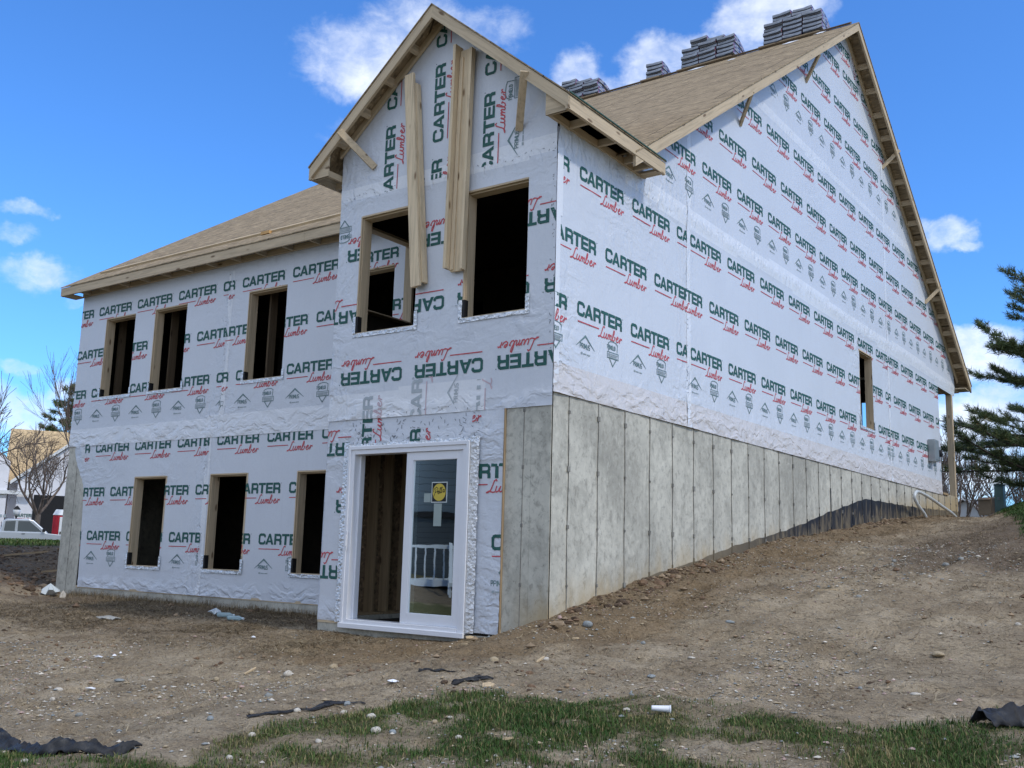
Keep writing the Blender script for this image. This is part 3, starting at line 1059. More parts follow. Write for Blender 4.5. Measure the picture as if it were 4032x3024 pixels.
def bdisp(s, t):
    d = .006 * sst(t, 2.60 + .04 * np.sin(s * 2 + 1), 2.66 + .04 * np.sin(s * 2 + 1))
    w = np.exp(-((t - 2.60) / .06) ** 2)
    return d + w * .006 * np.abs(np.sin(s * 17 + 3 * fbm(s * 2, t, 2, 3)))


hw('house_wrap', ('F', 0, 11), -3.303, 0, -.19, 4.8, [bw1, bw2], T, bands=((2.62, 2.82, -4, 1), (-.3, .17, -4, -.9)), bits=((-.06, -.01, .05, 2.9, 40, .02), (-3.28, -.02, 2.60, 2.69, 46, .022), (-3.0, -.7, -.17, -.12, 14, .02)), halves=hv, roof=broof, hems=((-.19, .12, .8, .007),), disp=bdisp, sl=lambda s, t: .06 + .6 * np.exp(-((t - 2.62) / .1) ** 2) + .5 * sst(s, -2.6, -3.2),
   pulls=((-3.3, .85, .4, .009), (bw1[1], .85, .3, .008), (bw2[0], .85, .3, .008), (bw2[1], .85, .3, .008), (-3.3, .1, .4, .012), (-2.95, 2.9, .5, .010), (-.1, 2.7, .4, .008)), step=.04)
T = []
C3, C4, C5 = (-3.303, -2.9, -2.53, -.2), (-1.05, -.60, -2.6, -.15), (-3.0, -.95, -.53, .2)
for s, t in ((-2.65, -.46), (-2.10, -1.15), (-2.65, -1.93)):
    T += [('logo', s + 1.197 * k, t, 180, C3) for k in (-1, 0, 1)]
T += [('logo', -1.93, -.16, 0, C4), ('logo', -1.287, -.94, 0, C4), ('logo', -.735, -1.70, 0, C4)] + [('primus', -.60, -2.02, 0, C4)]
T += [('logo', -2.565, -.92, 90, (-3, -.95, -.53, -.19)), ('logo', -1.80, -1.35, 90, (-3, -.95, -.53, -.19))]
hw('house_wrap', ('F', .002, 17), -3.303, -.60, -2.57, -.18, [dr], T, bits=((-2.95, -.95, -.50, -.24, 85, .04), (-1.02, -.95, -.9, -.2, 10, .025)), hems=((-2.57, -2.3, 1, .012), (-.5, -.2, .3, .004)),
   disp=lambda s, t: -.006 + .02 * sst(s, -.9, -.62) * sst(t, -1.2, -2.2) + .006 * sst(s, -1, -.7) * np.abs(np.sin((s * 2 + t) * 11)), pulls=((-3.0, -.6, .4, .01), (-.62, -2.3, .5, .016), (-.95, -.5, .3, .012)), step=.04)
b = HB(); b.box(-.606, -.592, -.014, .10, -2.58, -.19); b.build('wrap_edge_board', M['stud_z'])
# bay left side and the far walls
hw('house_wrap', ('L', -3.303, 23), 0, D0, -2.5, 3.05, [bs1], [('logo', .2, .9, 0, (0, 1.5, -2.4, 3)), ('logo', -.4, .1, 0, (0, 1.5, -2.4, 3)), ('logo', .2, -.8, 0, (0, 1.5, -2.4, 3)), ('logo', -.4, -1.6, 0, (0, 1.5, -2.4, 3))], step=.07)
T = []
for i in range(7):
    T += logo_row(1.6 + .6 * (i % 2), 1.22, .1 + .78 * i + (.35 if i > 2 else 0), (D0, L0, -.1, 9))
hw('house_wrap', ('L', -Wm, 29), D0, L0, -.03, 9, [], T, halves=halves, roof=lambda s: roofz(s) - .055, step=.12)
kb = HB()
kb.box(-.5, -.05, 17.02, 17.18, -.0, 2.9)
kb.box(-Wm + .02, -3.4, 17.02, 17.18, 0, 2.9)
kb.box(-3.4, -1.84, 17.02, 17.18, 0, 2.9); kb.box(-.9, -.5, 17.02, 17.18, 0, 2.9); kb.box(-1.84, -.9, 17.02, 17.18, 2.32, 2.9)
kb.box(-1.84, -.9, 17.02, 17.18, 0, .62)
kb.build('front_porch_wall', M['wrap'])

# wall edges: corner tape wrapped round the two outer corners
ct = HB()
for z0_, z1_ in ((.02, 1.0), (1.0, 1.9), (1.9, 2.9)):
    ct.prism((.0075, -.0, z0_), (.0075, -.0, z1_), (0, .10 + .02 * math.sin(z0_ * 4), 0), (-.001, 0, 0))
ct.build('corner_tape', M['wrap_tape'])
# inner faces, decks, studs ---------------------------------------------------
def holed(b, frame, s0, s1, t0, t1, holes, mi=0):
    polys = [[(s0, t0), (s1, t0), (s1, t1), (s0, t1)]]
    for h in holes: polys = [x for p in polys for x in subtract(p, h)]
    for p in polys:
        b.face([(s, frame[1], t) if frame[0] == 'F' else (frame[1], s, t) for s, t in p], mi)


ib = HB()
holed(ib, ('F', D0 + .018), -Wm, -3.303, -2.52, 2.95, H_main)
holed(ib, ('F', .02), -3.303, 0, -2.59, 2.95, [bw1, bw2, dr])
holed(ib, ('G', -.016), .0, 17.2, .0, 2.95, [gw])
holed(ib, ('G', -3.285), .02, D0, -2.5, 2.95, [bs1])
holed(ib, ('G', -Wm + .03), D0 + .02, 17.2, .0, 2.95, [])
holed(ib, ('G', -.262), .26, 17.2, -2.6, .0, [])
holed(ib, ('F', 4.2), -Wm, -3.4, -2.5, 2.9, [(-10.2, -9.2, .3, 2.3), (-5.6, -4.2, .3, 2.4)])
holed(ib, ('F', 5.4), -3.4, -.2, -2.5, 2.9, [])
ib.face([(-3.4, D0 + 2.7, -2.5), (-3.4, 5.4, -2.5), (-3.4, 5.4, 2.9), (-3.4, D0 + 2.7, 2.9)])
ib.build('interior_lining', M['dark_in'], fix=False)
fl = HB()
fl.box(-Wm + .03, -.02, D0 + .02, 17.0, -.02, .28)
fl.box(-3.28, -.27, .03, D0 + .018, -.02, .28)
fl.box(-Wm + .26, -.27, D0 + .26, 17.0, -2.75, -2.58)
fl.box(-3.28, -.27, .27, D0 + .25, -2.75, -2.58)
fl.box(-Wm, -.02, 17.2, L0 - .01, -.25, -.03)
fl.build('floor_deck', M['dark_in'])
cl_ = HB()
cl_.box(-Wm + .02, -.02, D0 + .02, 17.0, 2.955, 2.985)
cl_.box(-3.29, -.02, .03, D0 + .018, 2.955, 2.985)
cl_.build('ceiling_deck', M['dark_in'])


def studs(name, pts, z0, z1, dirv, m='stud_z'):
    for (x, y) in pts:
        b = HB()
        b.box(x, x + (.038 if dirv == 'x' else .14), y, y + (.14 if dirv == 'x' else .038), z0, z1)
        b.build(name, M[m])


studs('wall_stud', [(-6.70, 1.80), (-10.90, 1.82), (-9.32, 1.82), (-7.3, 2.3)], .28, 2.95, 'x', 'stud_dim')
lb = HB(); lb.face([(-3.281, .03, -2.58), (-3.281, D0, -2.58), (-3.281, D0, -.05), (-3.281, .03, -.05)]); lb.build('stud_wall_board', M['osb'], fix=False)
studs('wall_stud', [(-3.28, .42), (-3.28, .75), (-3.28, 1.02), (-3.28, 1.36)], -2.58, -.05, 'y')
studs('wall_stud', [(-2.6, 5.25), (-2.2, 5.25)], -2.58, -.05, 'x')
pb = HB()
pb.box(-3.28, -3.13, .18, D0, -2.57, -2.50)
pb.build('sill_plate', M['stud_x'])
sp_ = HB()
sp_.box(-.14, -.004, .02, 17.15, -.04, -.002)
sp_.build('mud_sill', M['wood_y'])
sp_ = HB()
sp_.box(-10.98, -3.31, D0 + .004, D0 + .14, -2.529, -2.49)
sp_.box(-3.30, -2.93, .004, .14, -2.598, -2.56)
sp_.build('bottom_plate', M['wood_x'])


# window frames and flashing --------------------------------------------------
def frame_boards(h, frame, head=.0):
    s0, s1, t0, t1 = h
    b = HB()
    th, dp_ = .038, .15

    def bx(a0, a1, c0, c1, mi, d0=-.006, d1=None):
        d1 = dp_ if d1 is None else d1
        if frame[0] == 'F': b.box(a0, a1, frame[1] + d0, frame[1] + d1, c0, c1, mi)
        elif frame[0] == 'G': b.box(frame[1] - d1, frame[1] - d0, a0, a1, c0, c1, mi)
        else: b.box(frame[1] + d0, frame[1] + d1, a0, a1, c0, c1, mi)
    hm = 0 if frame[0] == 'F' else 1
    bx(s0 - .004, s0 + th * .35, t0, t1, 2)
    bx(s0 + th * .35 + .001, s0 + th * .7, t0, t1, 2, .02, .16)
    bx(s1 - .003, s1 + .035, t0, t1, 2, .003)
    bx(s0 + th * .35, s1 - .004, t1 - .018, t1 + .004, hm)
    bx(s0 + th * .35, s1 - .004, t1 - .036, t1 - .019, hm, .03, .16)
    bx(s0 + th * .35, s1 - .004, t0 - .004, t0 + .012, hm)
    return b.build('window_frame', [M['wood_x'], M['wood_y'], M['wood_z']])


def flashing(h, frame, par, up=.2, w=.05, seed=0):
    s0, s1, t0, t1 = h
    b = MB()
    r_ = random.Random(seed)

    def strip(p, q, n):
        for i in range(n):
            a = Vector(p).lerp(Vector(q), i / n); c = Vector(p).lerp(Vector(q), (i + 1) / n)
            dd = (c - a).normalized(); nn = Vector((-dd.y, dd.x)) * w / 2
            ja, jb = r_.uniform(.85, 1.12), r_.uniform(.85, 1.12)
            P4 = [a + nn * ja, a - nn * ja, c - nn * jb, c + nn * jb]
            if frame[0] == 'F':
                b.extrude([(x.x, frame[1] - .010 - r_.uniform(0, .003), x.y) for x in P4], (0, -.004, 0))
            else:
                b.extrude([(frame[1] + .012 + r_.uniform(0, .003), x.x, x.y) for x in P4], (.004, 0, 0))
    strip((s0 - w * .55, t0 + up), (s0 - w * .55, t0 - w * .4), 4)
    strip((s0 - w, t0 - w * .45), (s1 + w, t0 - w * .45), 12)
    strip((s1 + w * .5, t0 - w * .4), (s1 + w * .5, t0 + up * .8), 4)
    o = b.build('flashing_tape', M['foil'], None)
    o.parent = par
    b2 = MB()
    if frame[0] == 'F':
        b2.box(s0 - .006, s0 + .03, frame[1] - .008, frame[1] + .06, t0 + .015, t0 + up, 0)
    else:
        b2.box(frame[1] - .06, frame[1] + .009, s0 - .002, s0 + .02, t0 + .015, t0 + up, 0)
    o2 = b2.build('sill_membrane', M['black_hole'], None)
    o2.parent = par


for i, (h, fr) in enumerate([(h, ('F', D0)) for h in H_main] + [(bw1, ('F', 0)), (bw2, ('F', 0)), (gw, ('G', 0))]):
    fo = frame_boards(h, fr)
    # children of the frame share the house's origin offset
    flashing(h, fr, fo, .22 if i > 3 else .15, .05, i)
frame_boards(bs1, ('L', -3.303))

# patio door -------------------------------------------------------------------
x0, x1, zb, zt = dr
pd = HB()
fwid = .085
pd.box(x0, x0 + fwid, -.035, .12, zb, zt); pd.box(x1 - fwid, x1, -.035, .12, zb, zt)
pd.box(x0 + fwid, x1 - fwid, -.035, .12, zt - fwid, zt); pd.box(x0 + fwid, x1 - fwid, -.05, .12, zb, zb + .065)
pd.box(x0 - .02, x1 + .02, -.07, -.036, zb - .035, zb + .02)
# nailing fin step and the inner track lips
pd.box(x0 - .012, x0 + .03, -.05, -.036, zb + .02, zt + .012); pd.box(x1 - .03, x1 + .012, -.05, -.036, zb + .02, zt + .012)
pd.box(x0 + .03, x1 - .03, -.05, -.036, zt - .03, zt + .012)
pd.box(x0 + fwid, x0 + fwid + .03, .045, .12, zb + .065, zt - fwid)
door = pd.build('patio_door', M['vinyl'], bevel=.004)
xm = (x0 + x1) / 2 - .015
sp2 = MB()
px0, px1, pz0, pz1 = xm, x1 - fwid - .002, zb + .066, zt - fwid - .002
sw = .095
for a in ((px0, px0 + sw, pz0, pz1), (px1 - sw, px1, pz0, pz1), (px0 + sw, px1 - sw, pz1 - sw, pz1), (px0 + sw, px1 - sw, pz0, pz0 + .12)):
    sp2.box(a[0], a[1], -.012, .04, a[2], a[3])
for a in ((px0 + sw, px0 + sw + .012, pz0 + .12, pz1 - sw), (px1 - sw - .012, px1 - sw, pz0 + .12, pz1 - sw)):
    sp2.box(a[0], a[1], -.004, .03, a[2], a[3])
pn = sp2.build('sliding_panel', M['vinyl'], None, bevel=.004); pn.parent = door
g = MB()
g.face([(px0 + sw - .005, .012, pz0 + .115), (px1 - sw + .005, .012, pz0 + .115), (px1 - sw + .005, .012, pz1 - sw + .005), (px0 + sw - .005, .012, pz1 - sw + .005)])
gl = g.build('glass_pane', M['glass'], None); gl.parent = door
# second panel slid open behind the first
s3 = MB()
qx0, qx1 = px0 + .03, px1 - .01
for a in ((qx0, qx0 + .07, pz0, pz1), (qx1 - .09, qx1, pz0, pz1), (qx0 + .07, qx1 - .09, pz1 - .09, pz1), (qx0 + .07, qx1 - .09, pz0, pz0 + .11)):
    s3.box(a[0], a[1], .05, .1, a[2], a[3])
o = s3.build('sliding_panel', M['vinyl'], None, bevel=.003); o.parent = door
hb = MB()
hb.box(x0 + .035, x0 + .055, -.062, -.05, -1.75, -1.52); hb.box(x0 + .04, x0 + .05, -.075, -.062, -1.7, -1.57)
o = hb.build('door_handle', M['vinyl'], None, bevel=.003); o.parent = door
# paper stickers on the pane
sx0, sx1, sz0, sz1 = -1.602, -1.378, -1.195, -.965
stb = MB()
yy = .0075
stb.box(sx0, sx1, yy, yy + .003, sz0, sz1, 0)
stb.box(sx0 + .010, sx1 - .010, yy - .001, yy, sz0 + .010, sz1 - .010, 1)
cx_, cz_ = (sx0 + sx1) / 2, (sz0 + sz1) / 2
stb.face([(cx_ + .093 * math.cos(a * PI / 20), yy - .0022, cz_ + .097 * math.sin(a * PI / 20)) for a in range(40)], 2)
PEL = [[(-.075, -.05), (-.055, .0), (-.045, .04)], [(-.082, .0), (-.075, .035), (-.04, .06), (-.018, .045), (-.025, .01), (-.055, -.005)],
       [(-.02, -.01), (-.002, .008), (-.01, .018), (-.022, .0), (-.015, -.02), (.0, -.015)], [(0, -.015), (.022, .055), (.012, .052), (.008, -.01), (.02, -.01)],
       [(.02, -.01), (.045, .06), (.034, .058), (.03, -.005), (.042, -.005)], [(.075, .03), (.058, .032), (.05, .01), (.06, -.002), (.072, .015), (.075, .03), (.073, .0), (.083, .005)]]
for s in PEL:
    for q in stroke([(x, z * .95 + .0) for x, z in s], .0075):
        stb.face([(cx_ + x, yy - .0032, cz_ + z) for x, z in q], 1)
M['sticker_white'] = vmat('sticker_edge', (.55, .6, .6), .5, .05, 5)
M['sticker_black'] = vmat('sticker_black', (.015, .018, .022), .4, .1, 5)
M['sticker_yellow'] = vmat('sticker_yellow', (.55, .43, .07), .5, .08, 5)
o = stb.build('round_yellow_sticker', [M['sticker_white'], M['sticker_black'], M['sticker_yellow']], None, fix=False); o.parent = door
M['label_paper'] = vmat('sun_faded_label', (.30, .36, .345), .5, .06, 6)
pp = MB()
pp.box(-1.56, -1.45, yy, yy + .003, -1.455, -1.205); pp.box(-1.71, -1.612, yy, yy + .003, -1.19, -1.09)
o = pp.build('paper_label', M['label_paper'], None); o.parent = door
o['label'] = 'pale paper labels stuck on the glass'
# foil down both sides and over the head
fb2 = HB()
r_ = random.Random(5)
for (fx0, fx1) in ((x0 - .115, x0 - .012), (x1 + .012, x1 + .125)):
    z = zb + .02
    while z < zt + .06:
        z2 = min(zt + .06, z + r_.uniform(.05, .11))
        j0, j1 = r_.uniform(-.008, .008), r_.uniform(-.008, .008)
        lo_ = -.0185 - r_.uniform(0, .008)
        fb2.extrude([(fx0 + j0, lo_, z), (fx1 + j1, lo_ - r_.uniform(0, .006), z), (fx1 + j0, lo_, z2), (fx0 + j1, lo_, z2)], (0, .004, 0))
        z = z2
x = x0 - .1
while x < x1 + .12:
    w_ = r_.uniform(.05, .16)
    zz = zt + .012
    fb2.extrude([(x, -.0195, zz), (x + w_, -.0195, zz), (x + w_, -.0195, zz + r_.uniform(.012, .05)), (x, -.0195, zz + r_.uniform(.012, .05))], (0, .004, 0))
    x += w_
fb2.build('door_flashing', M['foil'])

# roofs -----------------------------------------------------------------------------
TH = .018


def slab(b, poly, th=TH, mi=0):
    b.extrude(poly, (0, 0, -th), mi)


rb = HB()
slab(rb, [(-11.925, EY0 - .012, EZ), (OG + .015, EY0 - .012, EZ), (OG + .015, YR, ZR), (-11.925, YR, ZR)])
slab(rb, [(-11.925, EY1 + .012, EZ), (-11.925, YR, ZR), (OG + .015, YR, ZR), (OG + .015, EY1 + .012, EZ)])
main_roof = rb.build('main_roof', M['osb_roof'])
M['seam'] = vmat('sheathing_gap', (.05, .036, .024), .95, .3, 9)
for k in range(1, 9):
    y = EY0 + 1.22 * k * math.cos(RT)
    z = float(roofz(y))
    if y > YR - .3: break
    sb = MB(); xr = random.Random(k)
    x = -11.9
    while x < OG - .05:
        x2 = min(OG - .01, x + xr.uniform(.7, 2.4))
        w_ = xr.uniform(.006, .020)
        sb.prism((x, y, z + .0015), (x2, y, z + .0015), (0, w_ * math.cos(RT), w_ * math.sin(RT)), (0, -.001, .0018))
        x = x2
    o = sb.build('sheathing_seam', M['seam'], None); o.parent = main_roof
# ragged sheathing edge along the ridge
rg = MB()
for k in range(10):
    xa = -11.8 + 1.2 * k
    rg.prism((xa, YR - .10, ZR - .065 + .012), (xa + 1.18, YR - .10, ZR - .065 + .012), (0, .10, .0656), (0, -.02, .03))
o = rg.build('ridge_strip', M['osb_edge'], None); o.parent = main_roof
rb = HB()
vy = YR - (ZR - BZ) / SLOPE
vye = YR - (ZR - BEZ) / SLOPE
slab(rb, [(BX - BE - .012, BY0 - .012, BEZ), (BX, BY0 - .012, BZ), (BX, vy + .05, BZ), (BX - BE - .012, vye + .05, BEZ)])
slab(rb, [(BX + BE + .012, BY0 - .012, BEZ), (BX + BE + .012, BY1, BEZ), (BX + BE - .3, BY1 + .1, BEZ + .3 * bslope), (BX, vy + .05, BZ), (BX, BY0 - .012, BZ)])
bay_roof = rb.build('bay_roof', M['osb_roof'])
ge = MB()
ge.prism((BX + BE + .016, BY0, BEZ - .004), (BX + BE + .016, BY1, BEZ - .004), (-.012, 0, .024), (.006, 0, .002))
o = ge.build('sheathing_edge', M['osb_green'], None); o.parent = bay_roof

wz = lambda b, nm='fascia_board', ax='x', **k: b.build(nm, M['wood_' + ax], **k)
FH = .15
# main eave fascia (three lengths butted), ledger, truss tails
for a, c in ((-11.92, -9.0), (-9.0, -5.3), (-5.3, -3.31)):
    b = HB(); b.prism((a + .002, EY0, EZ - .02 - FH), (c - .002, EY0, EZ - .02 - FH), (0, .038, 0), (0, 0, FH)); wz(b)
b = HB(); b.prism((-11.6, D0 - .05, EZ - .02 - FH), (-3.31, D0 - .05, EZ - .02 - FH), (0, .036, 0), (0, 0, .09)); wz(b, 'soffit_ledger')
b = HB(); b.prism((-11.92, EY0 + .04, EZ - .02 - FH + .001), (-11.92, D0 + .0, EZ - .02 - FH), (.3, 0, 0), (0, 0, .02)); wz(b, 'eave_return', 'y')
for k in range(14):
    x = -11.35 + .61 * k
    if x > -3.4: break
    b = HB(); b.prism((x, EY0 + .039, EZ - .02 - FH + .003), (x, D0 - .051, EZ - .02 - FH + .003), (.038, 0, 0), (0, 0, .085)); wz(b, 'rafter_tail', 'y')
# left rake of the main roof
b = HB(); b.prism((-11.92, EY0 + .039, EZ - .02), (-11.92, YR, ZR - .02), (.038, 0, 0), (0, 0, -.16)); wz(b, 'fascia_board', 'y')
# right rakes: fascia, ledger, lookouts, soffit sheathing seen from below is the roof deck itself
n_ = 3
for sgn, ya in ((1, EY0), (-1, EY1)):
    for k in range(n_):
        q0, q1 = k / n_, (k + 1) / n_
        y0_, y1_ = ya + (YR - ya) * q0 + sgn * .002, ya + (YR - ya) * q1 - sgn * (.002 if k < n_ - 1 else 0)
        b = HB(); b.prism((OG - .038, y0_, float(roofz(y0_)) - .02 - .165), (OG - .038, y1_, float(roofz(y1_)) - .02 - .165), (.038, 0, 0), (0, 0, .165)); wz(b, 'fascia_board', 'up_y' if sgn > 0 else 'down_y')
    b = HB(); b.prism((.016, ya + sgn * .3, float(roofz(ya + sgn * .3)) - .16), (.016, YR, ZR - .16), (.038, 0, .04), (0, 0, .10)); wz(b, 'rake_ledger', 'up_y' if sgn > 0 else 'down_y')
    for k in range(1, 18):
        y = YR - sgn * (.25 + .51 * k)
        if (y - ya) * sgn < .3: break
        b = HB(); b.prism((.055, y - .02, float(roofz(y)) - .125), (OG - .039, y - .02, float(roofz(y)) - .125), (0, .038, -sgn * -.025), (0, 0, .09)); wz(b, 'lookout', 'x')
b = HB(); b.prism((.0, EY1 - .04, EZ - .15), (OG, EY1 - .04, EZ - .15), (0, .038, 0), (0, 0, .14)); b.box(.02, OG - .04, L0 + .1, EY1 - .045, EZ - .15, EZ - .13)
b.build('eave_box', M['wood_x'])
b = HB(); b.box(.05, .3, EY1 - .9, EY1 - .86, float(roofz(EY1 - .9)) + .0, float(roofz(EY1 - .9)) + .12); b.build('roof_cleat', M['stud_y'])
# far eave
b = HB(); b.prism((-11.9, EY1 - .038, EZ - .02 - FH), (.0, EY1 - .038, EZ - .02 - FH), (0, .038, 0), (0, 0, FH)); wz(b)
# bay rakes
for sgn in (-1, 1):
    xe = BX + sgn * BE
    b = HB(); b.prism((xe, BY0, BEZ - .02), (BX, BY0, BZ - .02), (0, .038, 0), (0, 0, -.16)); wz(b, 'fascia_board', 'up_x' if sgn < 0 else 'down_x')
    b = HB(); b.prism((BX + sgn * (BE - .3), -.055, BEZ + .3 * bslope - .02), (BX, -.055, BZ - .02), (0, .038, 0), (0, 0, -.10)); wz(b, 'rake_ledger', 'up_x' if sgn < 0 else 'down_x')
    for k in range(7):
        x = BX + sgn * (.40 + .385 * k)
        z = BZ - bslope * abs(x - BX) - .125
        if abs(x - BX) > BE - .2: break
        b = HB(); b.prism((x - .019, BY0 + .039, z), (x - .019, -.056, z), (.036, 0, -sgn * .03), (0, 0, .085)); wz(b, 'lookout', 'y')
    # boxed end of the eave: gusset and bottom frame
    b = HB()
    xi = -3.303 if sgn < 0 else 0.0
    b.extrude([(xe - sgn * .004, -.262 + .008, BEZ - .17), (xi + sgn * .004, -.254, BEZ - .17), (xi + sgn * .004, -.254, BEZ - .15 + .33 * bslope)], (0, .018, 0))
    b.build('eave_gusset', M['wood_x'])
    b = HB()
    ye = BY1 if sgn > 0 else vye
    b.prism((xe - (0 if sgn < 0 else .038), BY0 + .001, BEZ - .02), (xe - (0 if sgn < 0 else .038), ye, BEZ - .02), (.038, 0, 0), (0, 0, -.155))
    wz(b, 'fascia_board', 'y')
    b = HB(); b.prism((xi + (.014 if sgn > 0 else -.052), -.25, BEZ - .17), (xi + (.014 if sgn > 0 else -.052), ye, BEZ - .17), (.038, 0, 0), (0, 0, .08)); wz(b, 'soffit_ledger', 'y')
    for y in (-.25, .16, .76, 1.36, 1.62, 1.88):
        if y > ye: break
        b = HB(); b.prism((xi + sgn * .053, y, BEZ - .17), (xe - sgn * .039, y, BEZ - .17), (0, .038, 0), (0, 0, .08)); wz(b, 'lookout', 'x')
    if sgn > 0:
        b = HB(); b.box(xi + .054, xe - .04, BY1 - .16, BY1 - .02, BEZ - .165, BEZ - .145); b.build('soffit_block', M['wood_x'])
# braces
def brace(p, q, w=.06, t=.038, ax='z'):
    p, q = Vector(p), Vector(q)
    d = (q - p).normalized()
    a = d.cross(Vector((0, 0, 1))).normalized(); c = a.cross(d)
    b = HB(); b.prism(p - a * t / 2 - c * w / 2, q - a * t / 2 - c * w / 2, a * t, c * w)
    b.build('brace', M['wood_' + ax])


brace((.0, 8.057, 6.80), (.30, 7.95, 7.22)); brace((.0, 5.04, 4.82), (.30, 4.82, 5.22)); brace((.0, 12.883, 6.82), (.335, 13.07, 7.23), .08); brace((.0, 16.24, 4.52), (.335, 16.43, 4.92), .08)
brace((-2.725, -.02, 2.99), (-3.07, -.33, 3.44), .085, ax='y'); brace((-.511, -.02, 2.96), (-.24, -.33, 3.47), .04, .085, ax='z')
# porch post and beam
b = HB(); b.box(-.14, -.0, L0 - .26, L0 - .12, -.03, 2.62); b.build('porch_post', M['wood_z'])
b = HB(); b.box(-.15, -.004, 17.2, L0, 2.63, 2.80); b.build('porch_beam', M['stud_y'])
b = HB(); b.box(-.1, .02, 17.25, 17.75, -.028, .02); b.build('sill_offcut', M['stud_y'])
# meter cabinet
b = HB(); b.box(.012, .16, 15.92, 16.32, .66, 1.17); b.box(.16, .17, 15.95, 16.29, .70, 1.13)
mt = b.build('meter_cabinet', M['steel'], bevel=.008)
b = MB(); b.box(.014, .11, 16.36, 16.68, .70, 1.06); b.box(.11, .118, 16.39, 16.65, .73, 1.03)
o = b.build('meter_socket', M['steel'], None, bevel=.006); o.parent = mt
b = MB(); b.lathe([(.0, 0), (.085, 0), (.085, .05), (.06, .07), (0, .07)], 18)
o = b.build('meter_dial', M['black_hole'], None); o.rotation_euler = (0, PI / 2, 0); o.location = (.118, 16.52, .89); o.parent = mt

# ------------------------------------------------------------------ loose lumber hung on the bay
def plank(b, p, q, side, wid, th, mi=0):
    """board from p to q (centre line), width along side, thickness away from the wall"""
    p, q, side = Vector(p), Vector(q), Vector(side).normalized()
    d = (q - p).normalized()
    side = (side - d * side.dot(d)).normalized()
    n = d.cross(side).normalized()
    b.prism(p - side * wid / 2 - n * th / 2, q - side * wid / 2 - n * th / 2, side * wid, n * th, mi)


e = empty('hanging_lumber', (-1.87, -.1, 1.31), 'boxed pale lumber post hung over the left upper bay window, its foot lowest', 'lumber', 'lumber hung on the gable')
M['lumber_pale'] = mat('fresh_lumber', (.66, .53, .35), .7, 0, wood_build((.66, .53, .35), (.16, .09, .04), 2))
b = MB(); plank(b, (-2.10, -.135, 4.02), (-1.86, -.12, 1.31), (1, 0, 0), .135, .038)
o = b.build('face_board', M['lumber_pale']); o.parent = e; o.matrix_parent_inverse = Matrix.Translation(-e.location)
b = MB(); plank(b, (-2.185, -.075, 4.0), (-1.945, -.06, 1.33), (0, 1, 0), .09, .036)
o = b.build('side_board', M['lumber_pale']); o.parent = e; o.matrix_parent_inverse = Matrix.Translation(-e.location)
b = MB(); plank(b, (-2.03, -.07, 3.9), (-1.79, -.055, 1.36), (0, 1, 0), .085, .036)
o = b.build('side_board', M['lumber_pale']); o.parent = e; o.matrix_parent_inverse = Matrix.Translation(-e.location)
e = empty('hanging_lumber', (-1.35, -.1, 1.43), 'open lumber channel hung beside the right upper bay window, reaching highest under the gable', 'lumber', 'lumber hung on the gable')
for nm, p, q, sd, w_, t_ in (('face_board', (-1.275, -.05, 4.14), (-1.31, -.05, 1.43), (1, 0, 0), .17, .038), ('side_board', (-1.385, -.09, 4.2), (-1.415, -.09, 1.46), (0, 1, 0), .14, .038),
                             ('side_board', (-1.17, -.085, 4.12), (-1.205, -.085, 1.43), (0, 1, 0), .07, .036), ('nailer_board', (-1.33, -.078, 4.05), (-1.365, -.078, 1.45), (1, 0, 0), .05, .018)):
    b = MB(); plank(b, p, q, sd, w_, t_)
    o = b.build(nm, M['lumber_pale']); o.parent = e; o.matrix_parent_inverse = Matrix.Translation(-e.location)
# toe board nailed up the slope of the left roof
yt = 1.62
e = MB()
e.prism((-11.35, yt, float(roofz(yt)) + .004), (-6.68, yt + .03, float(roofz(yt + .03)) + .004), (0, .085, .056), (0, -.02, .032))
e.prism((-6.66, yt + .03, float(roofz(yt + .03)) + .004), (-3.75, yt + .06, float(roofz(yt + .06)) + .004), (0, .085, .056), (0, -.02, .032))
M['wood_pale'] = mat('pale_lumber', (.55, .43, .27), .7, 0, wood_build((.55, .43, .27), (.2, .12, .06), 0))
o = e.build('toe_board', M['wood_pale']); props(o, 'long pale toe board nailed along the lower left roof slope', 'board')
o = MB(); o.box(-6.78, -6.58, yt - .04, yt + .02, float(roofz(yt)) + .0, float(roofz(yt)) + .05)
M['wood_orange'] = vmat('orange_scrap_wood', (.55, .33, .13), .7, .2, 9)
o = o.build('wood_block', M['wood_orange']); props(o, 'small orange wood block at the joint of the toe board', 'wood block')

# ------------------------------------------------------------------ shingle bundles on the ridge
M['shingle_end'] = vmat('grey_wrapped_bundle_end', (.29, .32, .37), .45, .35, 7, .3)
M['shingle_dark'] = vmat('dark_shingle_butts', (.035, .038, .045), .8, .3, 20)


def label_build(t, bs):
    co = obj_co(t)
    v = t.vor(t.scalev(co, (1, 14, 20)), 1.0, 'F1', 1)
    s_ = t.n('ShaderNodeSeparateColor'); t.put(s_.inputs[0], v)
    n = t.noise(co, 7, 4, .6)
    c = t.ramp(s_.outputs[0], [(.0, (.06, .07, .12)), (.25, (.07, .08, .18)), (.35, (.42, .43, .47)), (.55, (.07, .075, .12)), (.66, (.42, .07, .09)), (.76, (.46, .46, .5)), (.9, (.08, .09, .14))])
    t.put(bs.inputs['Base Color'], t.mix(t.m('MULTIPLY', t.step(n, .5, .7), .5), c, (.12, .13, .18)))


M['shingle_label'] = mat('printed_bundle_film', (.1, .1, .15), .35, 0, label_build, .5)


